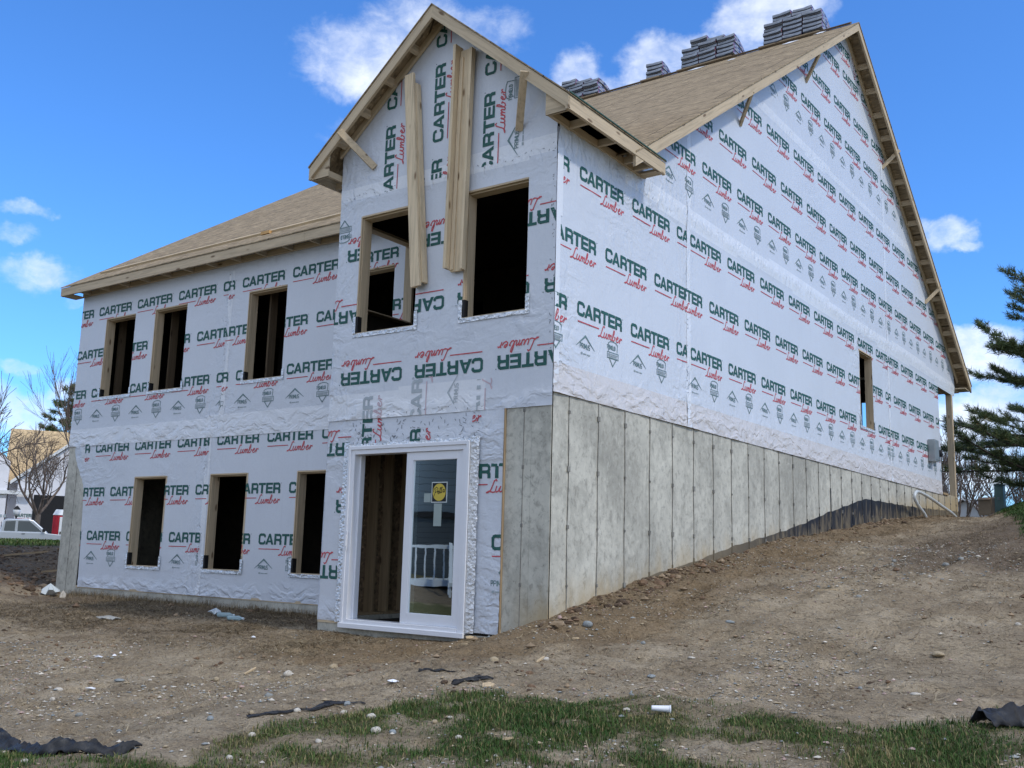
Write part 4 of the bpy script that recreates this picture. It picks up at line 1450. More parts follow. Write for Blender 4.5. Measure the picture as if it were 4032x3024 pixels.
def bundle_mesh(seed, w=.40, l=1.05, th=.084):
    r_ = random.Random(seed)
    v, f, mi = [], [], []
    n, m, kk = 10, 5, 3
    for i in range(n + 1):
        y = l * i / n
        for k in range(kk + 1):
            for j in range(m + 1):
                x = w * (j / m - .5) * (1 - .01 * (k in (0, kk)))
                z = th * k / kk
                drop = -.52 * max(0, y - .18) ** 1.55
                sag = -.010 * math.sin(PI * j / m) * (1 if i == 0 else .5) + r_.uniform(-.003, .003)
                yy = y - .006 * (k in (1, 2)) * (i == 0) + r_.uniform(-.003, .003)
                v.append((x, yy, z + drop + sag))
    P = lambda i, k, j: (i * (kk + 1) + k) * (m + 1) + j
    for i in range(n):
        for j in range(m):
            f.append((P(i, 0, j), P(i + 1, 0, j), P(i + 1, 0, j + 1), P(i, 0, j + 1))); mi.append(0)
            f.append((P(i, kk, j), P(i, kk, j + 1), P(i + 1, kk, j + 1), P(i + 1, kk, j))); mi.append(0)
        for k in range(kk):
            f.append((P(i, k, 0), P(i, k + 1, 0), P(i + 1, k + 1, 0), P(i + 1, k, 0))); mi.append(1)
            f.append((P(i, k, m), P(i + 1, k, m), P(i + 1, k + 1, m), P(i, k + 1, m))); mi.append(1)
    for k in range(kk):
        for j in range(m):
            f.append((P(0, k, j), P(0, k, j + 1), P(0, k + 1, j + 1), P(0, k + 1, j))); mi.append(2 if k == 0 else 0)
            f.append((P(n, k, j), P(n, k + 1, j), P(n, k + 1, j + 1), P(n, k, j + 1))); mi.append(0)
    me = bpy.data.meshes.new('shingle_bundle')
    me.from_pydata(v, [], f)
    for q in ('shingle_end', 'shingle_label', 'shingle_dark'): me.materials.append(M[q])
    me.polygons.foreach_set('material_index', mi)
    me.update()
    return me


bmeshes = [bundle_mesh(i) for i in range(4)]
protos = []
for me in bmeshes:
    o = bpy.data.objects.new('shingle_bundle', me); protos.append(o)
ORD = ['lowest', 'second', 'third', 'fourth', 'fifth', 'sixth']
COLN = {3: ['left', 'middle', 'right'], 1: ['only']}
STACKS = [(-.52, [(5, 5, 5), (2, 2)], 'stack nearest the gable peak'), (-2.44, [(5, 5, 5), (2, 1)], 'second stack from the gable peak'),
          (-4.20, [(4,), ()], 'small single-column stack on the ridge'), (-5.86, [(4, 4, 4), (2, 1)], 'stack half hidden behind bay gable')]
used = 0


def put_bundle(x, y, z, rz, lab, grp):
    global used
    p = protos[used % 4]
    o = p if used < 4 else p.copy()
    used += 1
    col.objects.link(o)
    o.location = (x, y, z); o.rotation_euler = (random.uniform(-.02, .02), random.uniform(-.04, .04), rz)
    props(o, lab, 'shingle bundle', grp)


for si, (xr, (low_, top_), nm) in enumerate(STACKS):
    nc = len(low_)
    grp = 'shingle bundles in the ' + nm
    for ci, cnt in enumerate(low_):
        x = xr + .02 - .42 * (nc - 1 - ci) - (.1 if nc == 1 else .12)
        for k in range(cnt):
            lab = '%s shingle bundle in the %s column of the %s' % (ORD[k], COLN[nc][ci], nm) if nc > 1 else '%s grey shingle bundle of the %s' % (ORD[k], nm)
            put_bundle(x + random.uniform(-.014, .014), YR - .02 + random.uniform(-.03, .03) + (0.02 * (k % 2)), ZR + .05 + .097 * k + .014 * ci, random.uniform(-.05, .05), lab, grp)
    for ci, cnt in enumerate(top_):
        x = xr - .10 - .42 * 2 + .2 + .42 * ci
        base = max(low_)
        for k in range(cnt):
            lab = '%s shingle bundle loose on the top %s of the %s' % (['lower', 'upper'][k] if cnt > 1 else 'single', ['left', 'middle'][ci], nm)
            put_bundle(x + random.uniform(-.012, .012), YR + .0 + random.uniform(-.03, .03), ZR + .06 + .092 * (base + k), random.uniform(-.06, .06), lab, grp)
    b = MB(); w_ = .42 * nc
    b.box(xr - w_, xr + .05, YR - .05, YR + .1, ZR + .004, ZR + .046)
    o = b.build('wood_cleat', M['stud_x']); props(o, 'dark wooden cleat on the ridge under the ' + nm, 'cleat')
M['white_film'] = vmat('white_plastic_scrap', (.78, .80, .84), .4, .08, 5)


def scrap(name, c, sx, sy, rz, m, label, cat, seed=0, tilt=None, th=.004, lump=.02):
    r_ = random.Random(seed)
    b = MB(); n = 14
    ring = []
    for i in range(n):
        a = 2 * PI * i / n; k = r_.uniform(.55, 1.1)
        ring.append((sx * k * math.cos(a), sy * k * math.sin(a)))
    cen = (0, 0, lump)
    pts = [(x, y, r_.uniform(0, lump * .6)) for x, y in ring]
    for i in range(n):
        j = (i + 1) % n
        b.face([pts[i], pts[j], cen]); b.face([(pts[j][0], pts[j][1], pts[j][2] - th), (pts[i][0], pts[i][1], pts[i][2] - th), (0, 0, -th)])
        b.face([pts[i], (pts[i][0], pts[i][1], pts[i][2] - th), (pts[j][0], pts[j][1], pts[j][2] - th), pts[j]])
    o = b.build(name, m, None, fix=True)
    o.location = c
    o.rotation_euler = tilt or (0, 0, rz)
    return props(o, label, cat)


for i, (x, y, sx, sy, lb) in enumerate(((-.95, 9.93, .20, .07, 'white film scrap on the roof deck below the stack nearest the gable peak'), (-.42, 10.22, .14, .06, 'white film scrap beside the right foot of the stack nearest the gable peak'),
                                        (-2.15, 9.75, .10, .035, 'small white film scrap on the roof deck between the two biggest stacks'), (-3.05, 9.99, .34, .05, 'long white film strip along the ridge below the second stack'))):
    scrap('film_scrap', (x, y, float(roofz(y)) + .012), sx, sy, 0, M['white_film'], lb, 'plastic scrap', i, (RT, 0, 0))

# ------------------------------------------------------------------ ground
# ------------------------------------------------------------------ ground height
WY = [-60, -9, 0, .4, 1, 2.1, 3.4, 4.6, 5.8, 6.9, 8.8, 10.8, 13.8, 18.8, 24, 60, 600]
WZ = [-4.3, -3.36, -2.47, -2.33, -2.22, -2.02, -1.84, -1.72, -1.50, -1.37, -1.25, -1.03, -.76, -.54, -.36, -.3, -2.5]
LXs = [-600, -120, -50, -38, -30, -24, -18, -14]
LZs = [-2.8, -2.6, -2.45, -2.15, -1.78, -1.75, -1.86, -2.05]


def gh(X, Y):
    X = np.asarray(X, float); Y = np.asarray(Y, float)
    w = np.interp(Y, WY, WZ)
    yc = np.minimum(Y, 1.6)
    fr = -2.705 + .085 * np.maximum(yc, -12) * (yc < 0) + .03 * np.maximum(yc, 0)
    a = sst(X, -1.35, .15)
    z = fr * (1 - a) + w * a
    # little bank against the corner
    z = z + .05 * np.exp(-((X + .1) ** 2 + (Y + .15) ** 2) / .25)
    # lawn bank at the far right
    z = z + sst(Y, 4, 9) * np.interp(Y, [8, 19], [.16, .42]) * np.clip(X - (2.5 - .21 * (Y - 10)), 0, 3.2) * sst(Y, 60, 30)
    # spoil bank on the left
    foot = -10.3 - .82 * np.clip(Y, -6, 2.2)
    bank = np.clip(foot - X, 0, 30)
    bz = fr + .15 * bank + .05 * sst(bank, 0, .8)
    far = np.interp(X, LXs, LZs)
    t = sst(X, -13.5, -17.5)
    zl = np.minimum(bz, -1.95) * (1 - t) + far * t
    zl = np.where(bank > 0, zl, z)
    left = sst(X, -6.5, -9.2)
    z = np.where(X < -6, z * (1 - left) + zl * left, z)
    # ground climbs beside the left wall
    z = np.where((Y > 1.5) & (X < -9), np.maximum(z, np.minimum(-2.66 + .3 * (Y - 1.5) * sst(X, -11.2, -11.6), -1.9)), z)
    # behind the house
    bk = sst(Y, 19.5, 30)
    zb = np.interp(X, [-60, -30, -14, -2, 6, 30], [-2.4, -1.9, -1.6, -.30, -.12, -.12])
    zb = np.where(Y > 60, np.minimum(zb, np.interp(Y, [60, 120], [0, -2])), zb)
    z = np.where(X > -40, z * (1 - bk) + (zb + .25 * np.clip(X + .8, 0, 3) * sst(Y, 60, 30)) * bk, z)
    return z

GRASS = [(-3.5, -5.05), (-.6, -4.98), (.15, -4.94), (.65, -4.81), (.60, -4.46), (.60, -4.22), (.46, -4.05), (.53, -3.85), (.68, -3.5), (.74, -3.14), (.92, -2.83), (1.1, -2.7), (1.59, -2.47), (1.87, -2.52), (2.22, -2.23), (2.55, -2.19),
         (2.75, -2.13), (3.1, -2.16), (3.48, -2.28), (3.82, -2.28), (4.04, -2.07), (4.23, -1.76), (4.54, -1.44), (6.5, -.9), (9, -2), (9, -16), (-9, -16), (-9, -6)]


def inside(X, Y, poly):
    X = np.asarray(X); Y = np.asarray(Y)
    c = np.zeros(X.shape, bool)
    n = len(poly)
    for i in range(n):
        (x0_, y0_), (x1_, y1_) = poly[i], poly[(i + 1) % n]
        cond = (y0_ > Y) != (y1_ > Y)
        with np.errstate(divide='ignore', invalid='ignore'):
            xi = (x1_ - x0_) * (Y - y0_) / (y1_ - y0_ + 1e-12) + x0_
        c ^= cond & (X < xi)
    return c


def poly_dist(X, Y, poly):
    d = np.full(np.shape(X), 1e9)
    n = len(poly)
    for i in range(n):
        a = np.array(poly[i]); b_ = np.array(poly[(i + 1) % n]); e_ = b_ - a
        t = np.clip(((X - a[0]) * e_[0] + (Y - a[1]) * e_[1]) / (e_ @ e_ + 1e-12), 0, 1)
        d = np.minimum(d, np.hypot(X - a[0] - t * e_[0], Y - a[1] - t * e_[1]))
    return np.where(inside(X, Y, poly), d, -d)


BARE = [(1.98, -3.5, 0.15, 0.1, 0.9), (2.66, -3.72, 0.35, 0.16, 0.75), (3.26, -3.08, 0.45, 0.22, 0.95), (3.53, -3.28, 0.5, 0.26, 0.95), (3.77, -2.42, 0.28, 0.12, 0.85), (1.55, -3.85, 0.28, 0.16, 0.8), (1.25, -4.15, 0.35, 0.22, 0.8), (1.0, -4.6, 0.5, 0.2, 0.6), (2.55, -4.0, 0.4, 0.2, 0.7), (2.2, -3.05, 0.14, 0.07, 0.7), (3.05, -2.72, 0.3, 0.08, 0.6)]


def grass_amt(X, Y):
    """how much lawn grows at a spot (0..1)"""
    X = np.asarray(X, float); Y = np.asarray(Y, float)
    d = poly_dist(X, Y, GRASS)
    g = sst(d + .22 * fbm(X * 3.2, Y * 3.2, 4, 101), -.02, .16)
    fine = sst(fbm(X * 3.4, Y * 3.4, 4, 121, .6) + .5 * fbm(X * 1.1, Y * 1.3, 3, 111), -.45, .25)
    bare = 0 * X
    for (bx_, by_, rx_, ry_, w_) in BARE:
        q = np.hypot((X - bx_) / rx_, (Y - by_) / ry_) + .55 * fbm(X * 3, Y * 3, 3, 125)
        bare = np.maximum(bare, w_ * sst(q, 1.25, .6))
    bare = bare * sst(Y, -7.5, -5.6)
    g = g * (1 - .96 * bare) * (.22 + .78 * np.where(Y > -6, fine, 1))
    r = X - (2.72 - .21 * (Y - 10)) + .25 * fbm(X * 2, Y * 2, 3, 131)
    g2 = sst(r, 0, .25) * sst(Y, 4.5, 6)
    g3 = sst(-X - 16.8 - .5 * fbm(X, Y, 3, 141) - .25 * (Y - 3), 0, .8) * (Y < 60)
    g4 = sst(Y, 24, 27) * sst(X, -14, -12)
    return np.clip(np.maximum.reduce([g, g2, g3, g4]), 0, 1)


def clod(X, Y):
    near = sst(Y, -9, -6)
    rough = .35 + .65 * sst(fbm(X * .5, Y * .5, 3, 151), -.3, .4)
    h = .034 * fbm(X * 1.7, Y * 1.7, 4, 161) + .050 * rough * fbm(X * 5.5, Y * 5.5, 4, 171, .7) + .035 * rough * np.maximum(0, fbm(X * 3.1, Y * 4.6, 4, 174, .6) - .1) - .05 * sst(fbm(X * 2.3, Y * 4.5, 3, 177), .22, .5)
    # tyre and rake marks running up the side yard
    h = h + sst(-X, 10.2, 11.4) * sst(Y, -3, -.5) * (.07 * fbm(X * 1.3, Y * 1.3, 4, 163, .6) + .05 * np.maximum(0, fbm(X * 4, Y * 4, 3, 167)))
    # tyre ruts swinging up the side yard, and rills washed into the flat
    for (c0, c1, c2, dep, wd) in ((1.05, .10, 0, .035, .16), (2.35, .07, 0, .04, .18), (1.7, .16, .5, .025, .12), (3.1, .03, 1.1, .035, .15)):
        xc = c0 + c1 * np.sin(Y * .45 + c2) + .06 * Y + .10 * fbm(Y * .8, X * 0 + c2, 2, 183)
        q = (X - xc) / wd
        h = h + sst(Y, -2.3, -.8) * sst(Y, 14, 8) * dep * (-np.exp(-q * q) + .55 * np.exp(-(np.abs(q) - 1.6) ** 2 / .35)) * (.35 + .65 * sst(fbm(X * .7, Y * .7, 2, 187), -.3, .2)) + .008 * np.exp(-q * q) * np.sin(Y * 38 + q * 2)
    for (y0_, k0_, dep) in ((-2.25, .16, .03), (-1.75, .22, .025), (-2.62, .05, .02), (-1.2, .10, .02)):
        yc = y0_ + k0_ * (X - 1) + .10 * np.sin(X * 1.7 + y0_ * 3) + .12 * fbm(X * 1.2, X * 0 + y0_, 3, 189)
        q = (Y - yc) / .06
        h = h + dep * (.5 * np.exp(-(q - 1.5) ** 2) - np.exp(-q * q)) * sst(fbm(X * .8, X * 0 + y0_ * 2, 2, 193), -.25, .15) * sst(np.abs(X - .5), 6, 4)
    # loose fill thrown against the foundation
    wall = np.exp(-np.maximum(X - .0, 0) / .35) * sst(X, -.5, .0) * sst(Y, -.3, .3) * sst(Y, 19.2, 18.2)
    h = h + wall * (.05 + .09 * np.maximum(0, fbm(X * 2.2, Y * 2.2, 4, 191, .6)))
    return h * (1 - .75 * grass_amt(X, Y)) * near


def ground_z(X, Y): return gh(X, Y) + clod(X, Y)


def axis_pts(segs):
    out = []
    for a, b_, st_ in segs:
        out += list(np.linspace(a, b_, max(1, int(round((b_ - a) / st_))), endpoint=False))
    return np.array(out + [segs[-1][1]])


GX = axis_pts([(-600, -120, 40), (-120, -45, 6), (-45, -24, 1.2), (-24, -12, .11), (-12, -3, .09), (-3, 4.8, .048), (4.8, 10, .3), (10, 60, 6), (60, 400, 40)])
GY = axis_pts([(-200, -40, 20), (-40, -12, 2.5), (-12, -6, .3), (-6, -1, .045), (-1, 3, .06), (3, 12, .10), (12, 24, .2), (24, 60, 3), (60, 160, 12), (160, 700, 60)])
gx, gy = np.meshgrid(GX, GY)
gz = ground_z(gx, gy)
under = (gx > -Wm + .2) & (gx < -.2) & (gy > D0 + .2) & (gy < L0 - .2)
under |= (gx > -3.1) & (gx < -.2) & (gy > .18) & (gy < 3)
gz = np.where(under, -3.4, gz)
gi, gj = np.meshgrid(np.arange(len(GY) - 1), np.arange(len(GX) - 1), indexing='ij')
ga = gi * len(GX) + gj
GF = np.stack([ga, ga + 1, ga + len(GX) + 1, ga + len(GX)], -1).reshape(-1, 4)
gg = grass_amt(gx, gy)
# soil kinds: r lawn, g damp dark topsoil, b red clay
dark = sst(gx, 1.0, 2.6) * sst(gy, 2.2, 5.5) * .85 + sst(-gx - 10.6 - .5 * gy, -.3, 1.2) * 1.0 * (gx < -9)
dark = dark + .5 * np.exp(-((gx + 5.2) / 2.4) ** 2 - ((gy + .9) / .8) ** 2) + .8 * sst(-gx, 2.8, 3.6) * sst(gy, -.1, .7) * (gx > -11)
dark = np.clip(dark + .25 * fbm(gx * .8, gy * .8, 3, 201), 0, 1)
red = np.exp(-np.maximum(gx, 0) / 1.3) * sst(gy, -1.2, -.1) * (gx > -1.2) + sst(gy, -2.2, -1.2) * sst(gx, 1.5, .2) * sst(gx, -4.5, -2) * .9
red = red + np.exp(-((gx + 7.8) / 1.5) ** 2 - ((gy + .3) / .5) ** 2) * .6
red = np.clip(red + .3 * fbm(gx * 1.1 + 5, gy * 1.1, 3, 211), 0, 1)
attr = np.stack([gg, dark, red], -1).reshape(-1, 3)


def soil_build(t, bs):
    at = t.n('ShaderNodeVertexColor', layer_name='soil')
    sc = t.n('ShaderNodeSeparateColor'); t.put(sc.inputs[0], at.outputs[0])
    co = obj_co(t)
    n1 = t.noise(co, 1.6, 6, .62); n2 = t.noise(co, 11, 6, .68); n3 = t.noise(co, 46, 4, .7)
    base = t.ramp(n1, [(.3, (.27, .21, .14)), (.5, (.40, .322, .222)), (.72, (.55, .455, .325))])
    clay = t.ramp(n1, [(.3, (.215, .155, .093)), (.7, (.36, .268, .165))])
    dk = t.ramp(n2, [(.3, (.085, .063, .045)), (.7, (.21, .16, .112))])
    c = t.mix(t.step(t.m('ADD', sc.outputs[2], t.m('MULTIPLY', t.m('SUBTRACT', n2, .5), .7)), .2, .8), base, clay)
    c = t.mix(t.m('MULTIPLY', t.step(t.m('ADD', sc.outputs[1], t.m('MULTIPLY', t.m('SUBTRACT', n2, .5), .7)), .15, .95), .85), c, dk)
    gr = t.ramp(n2, [(.3, (.045, .06, .018)), (.6, (.075, .082, .03)), (.8, (.14, .115, .06))])
    c = t.mix(t.m('MULTIPLY', sc.outputs[0], .85), c, gr)
    # crumbs, grit and flecks of straw
    n4 = t.noise(t.scalev(co, (1, 1.6, 1)), 19, 6, .72, .4)
    c = t.mix(t.m('MULTIPLY', t.step(n4, .54, .66), .62), c, t.mix(1, c, (.34, .31, .28), 'MULTIPLY'))
    c = t.mix(t.m('MULTIPLY', t.step(n4, .44, .33), .5), c, t.mix(1, c, (1.45, 1.42, 1.36), 'MULTIPLY'))
    c = t.mix(t.m('MULTIPLY', t.step(n3, .50, .66), .55), c, t.mix(1, c, (.5, .47, .44), 'MULTIPLY'))
    pv = t.vor(co, 30, 'F1', 0); pcol = t.vor(co, 30, 'F1', 1)
    ps = t.n('ShaderNodeSeparateColor'); t.put(ps.inputs[0], pcol)
    peb = t.m('MULTIPLY', t.step(pv, .24, .15), t.m('GREATER_THAN', ps.outputs[0], .80))
    peb = t.m('MULTIPLY', peb, t.m('SUBTRACT', 1, sc.outputs[0]))
    c = t.mix(peb, c, t.ramp(ps.outputs[1], [(0, (.16, .14, .12)), (.6, (.36, .33, .28)), (1, (.55, .51, .45))]))
    sv = t.vor(t.scalev(co, (16, 80, 30), (0, 0, .5)), 1); sv2 = t.vor(t.scalev(co, (80, 14, 30), (0, 0, .35)), 1)
    stw = t.m('MAXIMUM', t.step(sv, .13, .07), t.step(sv2, .12, .07))
    c = t.mix(t.m('MULTIPLY', stw, t.m('MULTIPLY', .5, t.step(n1, .35, .6))), c, (.42, .33, .2))
    t.put(bs.inputs['Base Color'], c)
    h = t.m('ADD', t.m('MULTIPLY', n2, 1.0), t.m('ADD', t.m('MULTIPLY', n3, .5), t.m('ADD', t.m('MULTIPLY', n4, .8), t.m('MULTIPLY', peb, .35))))
    bump(t, bs, h, 1.0, .05)


M['soil'] = mat('site_soil', (.3, .22, .15), .95, 0, soil_build, .1)
gobj = mesh_np('ground', np.stack([gx, gy, gz], -1).reshape(-1, 3), GF, M['soil'], None, True, None, {'soil': attr})
gobj['kind'] = 'structure'


def gz_at(X, Y):
    """height of the ground mesh itself (bilinear)"""
    X = np.asarray(X, float); Y = np.asarray(Y, float)
    i = np.clip(np.searchsorted(GX, X) - 1, 0, len(GX) - 2); j = np.clip(np.searchsorted(GY, Y) - 1, 0, len(GY) - 2)
    fx = (X - GX[i]) / (GX[i + 1] - GX[i]); fy = (Y - GY[j]) / (GY[j + 1] - GY[j])
    return (gz[j, i] * (1 - fx) + gz[j, i + 1] * fx) * (1 - fy) + (gz[j + 1, i] * (1 - fx) + gz[j + 1, i + 1] * fx) * fy


def gnormal_place(o, x, y, sink=0):
    o.location = (x, y, float(gz_at(x, y)) - sink)


# ------------------------------------------------------------------ stones
def stone_mesh(seed, sx=1, sy=.8, sz=.6, sub=3):
    bm = bmesh.new()
    bmesh.ops.create_icosphere(bm, subdivisions=sub, radius=1)
    r_ = random.Random(seed); o1 = r_.uniform(0, 50)
    from mathutils import noise as mn
    for v in bm.verts:
        p = v.co.copy()
        k = 1 + .28 * mn.noise(p * .9 + Vector((o1, 0, 0))) + .10 * mn.noise(p * 2.6 + Vector((0, o1, 0)))
        v.co = Vector((p.x * sx, p.y * sy, p.z * sz)) * k
    me = bpy.data.meshes.new('stone'); bm.to_mesh(me); bm.free()
    me.polygons.foreach_set('use_smooth', [True] * len(me.polygons))
    return me


STM = [vmat('stone_' + n, c, .85, .3, 6, .4) for n, c in (('tan', (.36, .29, .19)), ('pale', (.52, .48, .41)), ('grey', (.25, .26, .25)), ('blue_grey', (.25, .275, .28)), ('rose', (.42, .30, .26)))]
SME = {}
def stone(x, y, r, ci, lab, seed, flat=.62):
    key = (seed % 5, ci, flat)
    if key not in SME:
        me = stone_mesh(seed % 5 * 13 + 3, 1, .78, flat)
        me.materials.append(STM[ci]); SME[key] = me
    o = bpy.data.objects.new('stone', SME[key]); col.objects.link(o)
    o.scale = (r, r, r); o.rotation_euler = (0, 0, seed * 2.39)
    gnormal_place(o, x, y, -r * .22)
    props(o, lab, 'stone', 'stones lying on the bare soil')


ST = [(1.55, 5.32, .10, 0, 'round tan boulder on the slope in front of the dark coated foundation'), (2.76, 4.71, .085, 2, 'left one of two big grey stones side by side at the right of the slope'),
      (2.93, 4.76, .075, 2, 'right one of two big grey stones side by side at the right of the slope'), (2.10, 4.87, .055, 2, 'low grey stone between the tan boulder and the paired stones'),
      (3.07, 5.05, .05, 1, 'small pale stone just behind the paired grey stones'), (.96, 4.03, .06, 0, 'flat tan stone close to the foundation left of the tan boulder'),
      (2.94, 3.12, .05, 1, 'pale stone with a dark clod, downhill of the paired grey stones'), (2.52, 1.94, .06, 2, 'grey brown stone in a dark hollow in the middle of the slope'),
      (1.75, .48, .075, 3, 'flat blue grey slab lying on the slope right of the house corner'), (1.97, -.81, .055, 1, 'white oblong stone on the sandy flat before the lawn'),
      (3.70, .05, .115, 0, 'big flat tan stone at the right of the gravelly slope'), (3.25, .33, .035, 1, 'small pale stone uphill left of the big flat tan stone'),
      (3.87, -1.35, .06, 1, 'bright white flat stone near the lawn edge at the right'), (4.1, 1.24, .05, 1, 'pale grey stone at the right edge of the slope'), (3.47, -1.24, .035, 2, 'small dark grey stone on the gravel ridge near the lawn'),
      (2.51, -.70, .04, 1, 'small pale stone beside a rill in the sandy flat'), (.56, -1.65, .075, 0, 'squarish tan stone at the edge of the red soil in front of the corner'), (.38, .14, .10, 3, 'rounded blue grey stone by the house corner'),
      (.08, .10, .055, 4, 'broken rose stone leaning by the house corner'), (1.97, -1.52, .07, 3, 'flat pale blue slab on the sandy flat'), (.99, -3.57, .055, 1, 'square white stone in the thin lawn, left of the lawn centre'),
      (1.26, -3.81, .065, 1, 'white stone with a jagged top in front of the square one'), (1.37, -3.78, .05, 3, 'grey stone touching the jagged white one'), (.61, -3.41, .05, 3, 'blue grey stone at the left tip of the lawn'),
      (.69, -3.52, .04, 1, 'pale round stone at the left tip of the lawn'), (2.37, -2.62, .045, 1, 'pale stone in the lawn left of the white cup'), (1.39, -3.24, .045, 1, 'flat pale stone in the middle of the lawn'),
      (1.45, -3.47, .04, 0, 'tan stone in a bare patch of the lawn'), (.82, -1.25, .05, 1, 'pale stone by a dark hollow in front of the house corner'), (1.82, -3.69, .035, 1, 'small pale stone low in the lawn centre'),
      (1.30, -.40, .05, 2, 'grey stone partly buried in the slope before the corner'), (.31, -.07, .035, 1, 'small pale stone below the rounded blue grey one'), (-2.66, -3.60, .065, 1, 'pale pointed stone on the gravelly soil at far left'),
      (-1.61, -4.04, .05, 2, 'grey egg shaped stone in front of the weed clumps'), (-1.79, -2.63, .06, 0, 'tan stone with a dark hollow in the left foreground'), (-1.43, -2.11, .085, 1, 'long pale stone at the edge of the straw'),
      (-1.29, -1.68, .085, 0, 'round brown boulder in the straw in front of the patio door'), (-2.59, -3.06, .08, 3, 'flat slate grey stone in the left foreground'), (-2.37, -3.82, .05, 1, 'pale chipped stone in the left foreground'),
      (.14, -4.19, .05, 3, 'bluish upright stone left of the lawn tip'), (.64, -4.26, .045, 1, 'pale pebble in the patchy lawn corner'), (-.17, -4.77, .04, 1, 'pale pebble in front of the torn black fabric'),
      (-.11, -5.29, .045, 1, 'white stone in the grass at the lower left edge'), (.22, -3.92, .045, 0, 'buff stone by the weed clump left of the lawn tip'), (.45, -3.72, .05, 1, 'pale stone at the end of the dark fabric strip'),
      (-.23, -3.38, .055, 2, 'grey double stone in the left middle ground'), (-2.84, -3.58, .045, 1, 'small flat white stone at far left'), (-1.89, -3.09, .045, 1, 'small white stone below the dark ground line'),
      (-1.45, -2.62, .06, 4, 'flat rose coloured stone in the left middle ground'), (-2.31, -2.94, .03, 1, 'tiny white stone beside the dark ground line'), (1.10, -4.14, .04, 1, 'white pebble in the lawn corner'), (.95, -4.68, .04, 1, 'cream pebble in the brown lawn corner')]
for i, a in enumerate(ST):
    flat = .34 if ('flat' in a[4] or 'slab' in a[4]) else .66
    stone(a[0], a[1], a[2] * .56, a[3], a[4], i, flat)

# fine gravel and crumbs of earth, uncountable
def scatter_blobs(name, X, Y, R, mats, mi, seed, flat=.6, zoff=.15):
    n = len(X)
    r2 = np.random.default_rng(seed)
    base = np.array([(0, 0, 1), (.9, 0, .25), (.28, .86, .3), (-.73, .53, .2), (-.73, -.53, .25), (.28, -.86, .2), (0, 0, -.6)])
    tri = np.array([(0, 1, 2), (0, 2, 3), (0, 3, 4), (0, 4, 5), (0, 5, 1), (6, 2, 1), (6, 3, 2), (6, 4, 3), (6, 5, 4), (6, 1, 5)])
    jit = 1 + r2.uniform(-.3, .3, (n, 7, 1))
    P = base[None] * jit * R[:, None, None] * np.array([1, 1, flat])
    a = r2.uniform(0, 2 * PI, n)
    c, s = np.cos(a)[:, None], np.sin(a)[:, None]
    st_ = r2.uniform(.65, 1.3, n)[:, None]
    x = P[..., 0] * st_
    V = np.stack([x * c - P[..., 1] * s, x * s + P[..., 1] * c, P[..., 2]], -1)
    Z = gz_at(X, Y) + R * zoff
    V = V + np.stack([X, Y, Z], -1)[:, None, :]
    F = (tri[None] + (np.arange(n) * 7)[:, None, None]).reshape(-1, 3)
    return mesh_np(name, V.reshape(-1, 3), F, mats, None, False, np.repeat(mi, 10))


def scatter_clods(name, X, Y, R, mats, mi, seed):
    bm = bmesh.new(); bmesh.ops.create_icosphere(bm, subdivisions=2, radius=1)
    base = np.array([tuple(v.co) for v in bm.verts]); tri = np.array([[v.index for v in f.verts] for f in bm.faces]); bm.free()
    nv, nf, n = len(base), len(tri), len(X)
    r2 = np.random.default_rng(seed)
    ph = r2.uniform(0, 50, (n, 1))
    lump = 1 + .55 * vnoise(base[None, :, 0] * 1.7 + ph, base[None, :, 1] * 1.7 + base[None, :, 2] * 2.1 + ph * 1.3, 5) - .3 + r2.uniform(-.16, .16, (n, nv))
    P = base[None] * lump[..., None] * R[:, None, None] * np.stack([r2.uniform(.8, 1.4, n), r2.uniform(.7, 1.1, n), r2.uniform(.5, .85, n)], -1)[:, None, :]
    a = r2.uniform(0, 2 * PI, n); c, s = np.cos(a)[:, None], np.sin(a)[:, None]
    V = np.stack([P[..., 0] * c - P[..., 1] * s, P[..., 0] * s + P[..., 1] * c, P[..., 2]], -1) + np.stack([X, Y, gz_at(X, Y) + R * r2.uniform(-.25, .2, n)], -1)[:, None, :]
    F = (tri[None] + (np.arange(n) * nv)[:, None, None]).reshape(-1, 3)
    return mesh_np(name, V.reshape(-1, 3), F, mats, None, False, np.repeat(mi, nf))


def sample(n, x0_, x1_, y0_, y1_, wfun, seed):
    r2 = np.random.default_rng(seed)
    X = r2.uniform(x0_, x1_, n); Y = r2.uniform(y0_, y1_, n)
    k = r2.uniform(0, 1, n) < wfun(X, Y)
    inb = (X > -Wm) & (X < .02) & (Y > D0 - .03) | (X > -3.33) & (X < .02) & (Y > -.03) & (Y < 2)
    k &= ~inb
    return X[k], Y[k]


def wgrav(X, Y):
    w = (1 - .9 * grass_amt(X, Y)) * (.12 + .9 * sst(fbm(X * .7, Y * .7, 3, 221), -.1, .35))
    lf_ = .55 + .6 * sst(Y, -1.9, -2.8) * sst(X, 2, .5)
    rt = .5 + .7 * sst(X, 1.2, 2.5)
    return w * np.maximum(lf_ * (X < 1.4), rt * (X >= 1.4)) * (1 - .75 * sst(Y, -1.6, -.8) * (X < -.5)) * .9


X, Y = sample(70000, -6, 4.8, -5.6, 6.5, wgrav, 31)
R = np.exp(np.random.default_rng(5).normal(-4.95, .52, len(X))).clip(.003, .026)
o = scatter_blobs('gravel', X, Y, R, STM, np.random.default_rng(6).choice(5, len(X), p=[.31, .30, .24, .04, .11]), 41)
o['kind'] = 'stuff'
M['clod'] = vmat('earth_crumb', (.155, .10, .062), .95, .45, 9, .5)
M['clod_tan'] = vmat('tan_earth_crumb', (.25, .185, .12), .95, .35, 9, .5)


